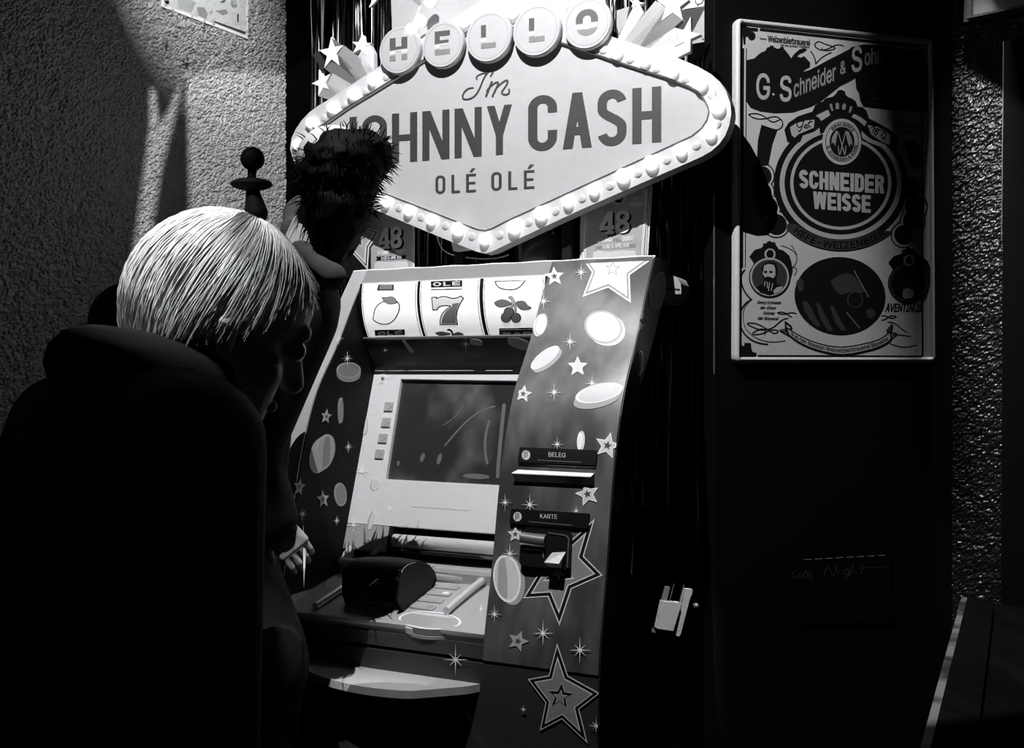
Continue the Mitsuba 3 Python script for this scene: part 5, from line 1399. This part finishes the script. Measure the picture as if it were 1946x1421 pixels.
# ------------------------------------------------------------------ things on the left wall
PO = thing('wall_poster', 'white-bordered pale poster on the rough grey wall, cut by the top edge', 'poster')
sheet = Polygon([(302, -90), (303, 13), (468, 75), (470, -60)])
part(PO, 'sheet', lay(LW, sheet, 0.0045, 0.0012), PAPER)
ins = sheet.buffer(-5)
part(PO, 'picture', lay(LW, ins, 0.0057, 0.0003), mat('poster_pale', 0.55, 0.5, 0.3))
zp = lambda pts: Polygon([(280 + x / 8.845, x2 / 8.845) for x, x2 in pts]).intersection(ins)
for pts, m in (([(450, -60), (640, -60), (790, 60), (700, 220), (640, 210), (510, 150)], POSTG), ([(800, 130), (920, 130), (985, 245), (955, 330), (830, 270)], MID), ([(1110, 190), (1290, 170), (1330, 235), (1240, 270)], MID), ([(250, 20), (330, 20), (335, 70), (290, 80)], BLACK),
               ([(1190, 40), (1260, 10), (1290, 20), (1240, 60)], INK), ([(1095, 360), (1620, 545), (1615, 590), (1090, 385)], INK2), ([(1390, -20), (1420, 90), (1480, 70), (1470, 130), (1400, 140), (1370, 80)], MID), ([(1480, 240), (1505, 240), (1500, 380), (1480, 370)], INK2)):
    part(PO, 'print_patch', lay(LW, zp(pts), 0.006, 0.0003), m)
for i, (u, v_) in enumerate(((309, 80), (348, 114))):
    tor = trimesh.creation.torus(0.0042, 0.0014)
    R = trimesh.geometry.align_vectors([0, 0, 1], (LW.n * 0.8 + LW.ex * 0.5))
    R[:3, 3] = LW.to3(LW.px([(u, v_)]), 0.014)[0]
    tor.apply_transform(R)
    k = thing('wall_hook', ('bright ring hook on the wall, nearer the white poster corner at left', 'bright ring hook on the wall, the lower right of two')[i], 'hook')
    part(k, 'ring', tor, STEEL, smooth=True)
    part(k, 'shank', tube([LW.to3(LW.px([(u - 3, v_)]), h)[0] for h in (0.0, 0.012)], 0.0014, 8), STEEL)

# ------------------------------------------------------------------ the two people
MF = manifold3d.Manifold


def ball(p, r):
    r = np.broadcast_to(np.asarray(r, float), (3,))
    return MF.sphere(1.0, 28).scale(r.tolist()).translate(np.asarray(p, float).tolist())


def bone(p0, r0, p1, r1):
    return MF.batch_hull([ball(p0, r0), ball(p1, r1)])


def fuse(ms, length=0.012, it=8):
    m = MF.batch_boolean(ms, manifold3d.OpType.Add).refine_to_length(length).to_mesh()
    t = trimesh.Trimesh(m.vert_properties[:, :3], m.tri_verts, process=True)
    trimesh.smoothing.filter_taubin(t, lamb=0.5, nu=0.53, iterations=it)
    return t


def hand(wrist, d, n, curl=1.0, size=1.0, thumb_side=1):
    """Palm, four unequal fingers and a thumb: d along the hand, n out of the back of it."""
    d = d / np.linalg.norm(d)
    n = n - d * (n @ d)
    n /= np.linalg.norm(n)
    s = np.cross(d, n) * thumb_side
    k = size
    kn = [wrist + d * 0.078 * k + s * x * k for x in (0.030, 0.011, -0.009, -0.027)]
    ms = [MF.batch_hull([ball(wrist, 0.024 * k), ball(wrist + d * 0.03 * k + s * 0.022 * k, 0.016 * k), ball(wrist + d * 0.03 * k - s * 0.020 * k, 0.015 * k)] + [ball(p, 0.0115 * k) for p in kn])]
    for p, ln, r in zip(kn, (0.072, 0.080, 0.074, 0.058), (0.0092, 0.0095, 0.009, 0.008)):
        q, a = p, 0.25 * curl
        for f, seg in enumerate((0.45, 0.31, 0.24)):
            e = q + (d * math.cos(a) - n * math.sin(a)) * ln * seg * k
            ms.append(bone(q, r * k * (1 - 0.1 * f), e, r * k * (0.92 - 0.1 * f)))
            q, a = e, a + 0.55 * curl
    t0 = wrist + d * 0.026 * k + s * 0.026 * k
    t1 = t0 + (d * 0.6 + s * 0.62 - n * 0.35) * 0.036 * k
    t2 = t1 + (d * 0.85 + s * 0.15 - n * 0.45) * 0.030 * k
    ms += [bone(t0, 0.0125 * k, t1, 0.0105 * k), bone(t1, 0.0105 * k, t2, 0.0085 * k)]
    return ms


def head_parts(c, up, fw, k=1.0):
    up, fw = up / np.linalg.norm(up), fw - up * (fw @ up)
    fw = fw / np.linalg.norm(fw)
    sd = np.cross(fw, up)
    at = lambda f, s, u: c + (fw * f + sd * s + up * u) * k
    ms = [MF.batch_hull([ball(at(-0.022, 0, 0.03), 0.078 * k), ball(at(0.02, 0, 0.035), 0.070 * k)]), MF.batch_hull([ball(at(0.045, 0.02, -0.035), 0.034 * k), ball(at(0.045, -0.02, -0.035), 0.034 * k), ball(at(0.062, 0, -0.085), 0.022 * k), ball(at(0.01, 0.035, -0.05), 0.03 * k), ball(at(0.01, -0.035, -0.05), 0.03 * k)]),
          bone(at(0.082, 0, 0.012), 0.009 * k, at(0.100, 0, -0.030), 0.013 * k), bone(at(0.082, 0.016, -0.062), 0.007 * k, at(0.082, -0.016, -0.062), 0.007 * k), bone(at(0.075, 0.035, 0.022), 0.012 * k, at(0.075, -0.035, 0.022), 0.012 * k)]
    for s in (-1, 1):
        ms.append(MF.batch_hull([ball(at(-0.008, s * 0.076, 0.02), 0.010 * k), ball(at(-0.016, s * 0.080, 0.0), 0.010 * k), ball(at(-0.004, s * 0.075, -0.025), 0.007 * k)]))
    eyes = [trimesh.creation.icosphere(2, 0.0125 * k).apply_translation(at(0.078, s * 0.031, 0.002)) for s in (-1, 1)]
    return ms, eyes, at


def person(name, label, J, up, fw, hands, jacket, hk=1.0):
    key = thing(name, label, 'person')
    hd, eyes, at = head_parts(J['head'], up, fw, hk)
    ms = hd + [bone(J['neck'], 0.046, at(-0.01, 0, -0.03), 0.05 * hk), MF.batch_hull([ball(J['chest'], (0.11, 0.10, 0.12)), ball(J['sr'], 0.055), ball(J['sl'], 0.055), ball(J['neck'], 0.06)]),
               MF.batch_hull([ball(J['chest'], (0.13, 0.11, 0.12)), ball(J['waist'], 0.105)]), MF.batch_hull([ball(J['waist'], 0.105), ball(J['hr'], 0.095), ball(J['hl'], 0.095)])]
    jm, tm = [MF.batch_hull([ball(J['chest'], (0.13, 0.12, 0.13)), ball(J['sr'], 0.066), ball(J['sl'], 0.066), ball(J['neck'] - np.array([0, 0, 0.02]), 0.066)]), MF.batch_hull([ball(J['chest'], (0.145, 0.125, 0.13)), ball(J['waist'], 0.125)]),
              MF.batch_hull([ball(J['waist'], 0.125), ball(J['hr'], 0.112), ball(J['hl'], 0.112)])], []
    for s in 'rl':
        S_, E_, W_, H_, K_, A_ = (J[q + s] for q in ('s', 'e', 'w', 'h', 'k', 'a'))
        ms += [bone(S_, 0.05, E_, 0.038), bone(E_, 0.038, W_, 0.026), bone(H_, 0.088, K_, 0.055), bone(K_, 0.055, A_, 0.036), MF.batch_hull([ball(A_, 0.036), ball([A_[0], A_[1], 0.035], 0.034), ball(np.array([A_[0], A_[1], 0.03]) + J['face'] * 0.14, 0.028)])]
        ms += hands[s]
        jm += [bone(S_, 0.066, E_, 0.052), bone(E_, 0.052, W_ + (E_ - W_) * 0.06, 0.037)]
        tm += [bone(H_, 0.105, K_, 0.070), bone(K_, 0.070, A_, 0.060)]
        shoe = MF.batch_hull([ball(A_ + [0, 0, -0.02], 0.048), ball([A_[0], A_[1], 0.045], 0.045), ball(np.array([A_[0], A_[1], 0.038]) + J['face'] * 0.15, 0.037), ball(np.array([A_[0], A_[1], 0.038]) - J['face'] * 0.05, 0.037)])
        part(key, 'shoe', fuse([shoe], 0.014, 3), DARK, smooth=True)
    part(key, 'body', fuse(ms, 0.010, 6), SKIN, smooth=True)
    for e_ in eyes:
        part(key, 'eye', e_, EYEM, smooth=True)
    part(key, 'jacket', fuse(jm, 0.016, 10), jacket, smooth=True)
    part(key, 'trousers', fuse(tm, 0.02, 8), CLOTH, smooth=True)
    return key, at


def v3(*a):
    return np.array(a, float)


# the fair-haired person in front
fA, rA = v3(0.75, 0.66, 0), v3(0.66, -0.75, 0)
hA = v3(-0.309, 1.05, 1.404)
upA, fwA = v3(0.36, 0.10, 0.93), v3(0.80, 0.52, -0.36)
JA = dict(head=hA, neck=v3(-0.375, 1.03, 1.325), chest=v3(-0.40, 1.01, 1.19), waist=v3(-0.43, 0.99, 1.0), face=fA / np.linalg.norm(fA))
for s, q in (('r', 1), ('l', -1)):
    JA['s' + s] = v3(-0.395, 1.015, 1.285) + rA * 0.165 * q
    JA['e' + s] = v3(-0.40, 1.00, 1.02) + rA * 0.20 * q
    JA['w' + s] = v3(-0.33, 1.07, 0.80) + rA * 0.185 * q
    JA['h' + s] = v3(-0.44, 0.98, 0.88) + rA * 0.085 * q
    JA['k' + s] = v3(-0.42, 1.00, 0.48) + rA * 0.09 * q
    JA['a' + s] = v3(-0.45, 0.97, 0.09) + rA * 0.10 * q
hands = {s: hand(JA['w' + s], v3(0.25, 0.25, -0.9), rA * q, 0.7, 1.0, -q) for s, q in (('r', 1), ('l', -1))}
KA, atA = person('person', 'person with fair hair and dark jacket, bowed in front of the left wall', JA, upA, fwA, hands, CLOTH)
rng = np.random.default_rng(11)
uA = upA / np.linalg.norm(upA)
fA_ = fwA - uA * (fwA @ uA)
fA_ /= np.linalg.norm(fA_)
sA = np.cross(fA_, uA)
cA = hA + uA * 0.022 - fA_ * 0.008
RA = np.array([0.090, 0.082, 0.090])


def on_head(phi, th, off):
    """phi round the crown (0 = forehead), th from the crown down."""
    dvec = np.stack([np.sin(th) * np.cos(phi) * RA[0], np.sin(th) * np.sin(phi) * RA[1], np.cos(th) * RA[2]], -1)
    return cA + (dvec[..., :1] * fA_ + dvec[..., 1:2] * sA + dvec[..., 2:3] * uA) * (1 + np.asarray(off, float)[..., None])


ph, thh = np.meshgrid(np.linspace(0, 2 * np.pi, 90), np.linspace(0, 1, 30), indexing='ij')
lim = np.radians(62 + 84 * (0.5 - 0.5 * np.cos(ph)) ** 0.7)
gr_ = 0.009 * np.sin(ph * 23 + 3 * thh) + 0.006 * np.sin(ph * 41)
V = on_head(ph, thh * lim, gr_ * np.minimum(1, thh * 3) + 0.02 - 0.10 * thh ** 6)
i, j = np.meshgrid(np.arange(89), np.arange(29), indexing='ij')
a_ = (i * 30 + j).ravel()
cap = trimesh.Trimesh(V.reshape(-1, 3), np.vstack([np.stack([a_, a_ + 1, a_ + 31], 1), np.stack([a_, a_ + 31, a_ + 30], 1)]), process=False)
locks = []
for _ in range(1300):
    p0 = rng.uniform(0, 2 * np.pi)
    lm = math.radians(62 + 84 * (0.5 - 0.5 * math.cos(p0)) ** 0.7) + rng.uniform(-0.12, 0.16)
    th = np.linspace(rng.uniform(0.03, 0.6), lm, 9)
    pts = on_head(p0 + rng.normal(0, 0.10) * np.linspace(0, 1, 9) + 0.25 * np.linspace(0, 1, 9), th, 0.03 + rng.uniform(0, 0.045) + np.linspace(0, 1, 9) ** 3 * rng.uniform(-0.03, 0.12))
    locks.append(tube(pts, np.linspace(0.0012, 0.0004, 9), 3, False))
ct = [v3(*(JA['neck'] + v3(0, 0, 0.035)) + (fA * math.cos(q) * 0.06 + rA * math.sin(q) * 0.068)) if False else JA['neck'] + v3(0, 0, 0.022 - 0.016 * math.cos(q)) + fA * math.cos(q) * 0.062 + rA * math.sin(q) * 0.072 for q in np.linspace(0, 2 * np.pi, 40)]
part(KA, 'collar', tube(ct, 0.036, 12), CLOTH, smooth=True)
part(KA, 'hair', [cap] + locks, HAIRP, smooth=True, label='fair hair in short swept locks')
bunp = v3((480 - CX) / FOC * 1.05, 1.05, EYE + (710.5 - 302) / FOC * 1.05)
tiep = v3((478 - CX) / FOC * 1.05, 1.05, EYE + (710.5 - 350) / FOC * 1.05)
part(KA, 'hair_bun', fuse([ball(bunp, (0.0125, 0.0125, 0.0125)), bone(bunp, 0.005, tiep, 0.004)], 0.004, 4), HAIRD, smooth=True, label='small dark bun')
part(KA, 'hair_tie', fuse([ball(tiep, (0.022, 0.016, 0.0065)), bone(tiep, 0.005, tiep + v3(0.005, 0, -0.03), 0.012)], 0.005, 4), HAIRD, smooth=True, label='flat dark hair tie')

# the dark-haired person standing closer to the machine
rB, fB = v3(0.866, -0.5, 0), v3(0.5, 0.866, 0)
hB = v3((643 - CX) / FOC * 1.45, 1.45, EYE + (710.5 - 340) / FOC * 1.45)
upB, fwB = v3(0.12, 0.02, 1.0), v3(0.55, 0.83, -0.1)
JB = dict(head=hB, neck=v3(-0.315, 1.452, 1.472), chest=v3(-0.475, 1.49, 1.27), waist=v3(-0.475, 1.48, 1.05), face=fB)
for s, q in (('r', 1), ('l', -1)):
    JB['h' + s] = v3(-0.475, 1.48, 0.93) + rB * 0.08 * q
    JB['k' + s] = v3(-0.47, 1.48, 0.50) + rB * 0.085 * q
    JB['a' + s] = v3(-0.49, 1.46, 0.09) + rB * 0.09 * q
JB['sr'], JB['sl'] = v3(-0.315, 1.43, 1.432), v3(-0.60, 1.58, 1.43)
JB['er'], JB['wr'] = v3(-0.375, 1.39, 1.24), v3(-0.335, 1.40, 1.145)
JB['el'], JB['wl'] = v3(-0.66, 1.62, 1.15), v3(-0.62, 1.68, 0.93)
hands = {'r': hand(JB['wr'], v3(0.40, 0.10, -0.55), v3(0.3, -0.9, 0.2), 1.0, 0.62, 1), 'l': hand(JB['wl'], v3(0.1, 0.3, -0.9), -rB, 0.7, 1.0, 1)}
KB, atB = person('person', 'person with dark tousled hair and grey scarf, standing close to the cash machine', JB, upB, fwB, hands, CLOTH, 0.68)
rng = np.random.default_rng(5)
pB = lambda u, v_, y=1.45: v3((u - CX) / FOC * y, y, EYE + (710.5 - v_) / FOC * y)
hb = [MF.batch_hull([ball(pB(640, 318), (0.052, 0.078, 0.050)), ball(pB(672, 308), (0.050, 0.075, 0.044))]), MF.batch_hull([ball(pB(690, 300), 0.04), ball(pB(722, 286), (0.017, 0.05, 0.016))]),
      MF.batch_hull([ball(pB(640, 340), (0.058, 0.078, 0.05)), ball(pB(645, 400), (0.045, 0.06, 0.05))]), MF.batch_hull([ball(pB(645, 400), (0.048, 0.075, 0.04)), ball(pB(628, 480, 1.45), (0.024, 0.06, 0.024))])]
capB = fuse(hb, 0.007, 8)
v = np.array(capB.vertices)
nn = np.array(capB.vertex_normals)
capB.vertices = v + nn * (0.013 * (meshkit.fbm(v * 55 + 3, 3, 2) - 0.45))[:, None]
tuft = []
pick = rng.choice(len(v), 700, replace=False)
for i in pick:
    p, g = v[i], nn[i] + rng.normal(0, 0.45, 3)
    if p[2] < hB[2] - 0.05:
        continue
    tuft.append(tube([p - nn[i] * 0.006, p + g * 0.006, p + g * 0.011 + [0, 0, -0.002]], [0.0012, 0.0008, 0.0002], 3, False))
part(KB, 'hair', [capB] + tuft, HAIRD, smooth=True, label='dark tousled hair')
sc_pts = [v3((u - CX) / FOC * y, y, EYE + (710.5 - v_) / FOC * y) for u, v_, y in ((572, 392, 1.54), (556, 425, 1.50), (568, 465, 1.44), (600, 500, 1.40), (628, 524, 1.39), (636, 516, 1.43), (628, 480, 1.50), (600, 430, 1.55), (575, 396, 1.55))]
sc_c = curve(sc_pts + [sc_pts[0]], 26)
part(KB, 'scarf', fuse([bone(p, 0.017 + 0.003 * math.sin(i * 1.7), q, 0.017 + 0.003 * math.sin((i + 1) * 1.7)) for i, (p, q) in enumerate(zip(sc_c[:-1], sc_c[1:]))], 0.007, 8), mat('scarf_wool', 0.035, 0.9, 0.1), smooth=True, label='grey scarf')
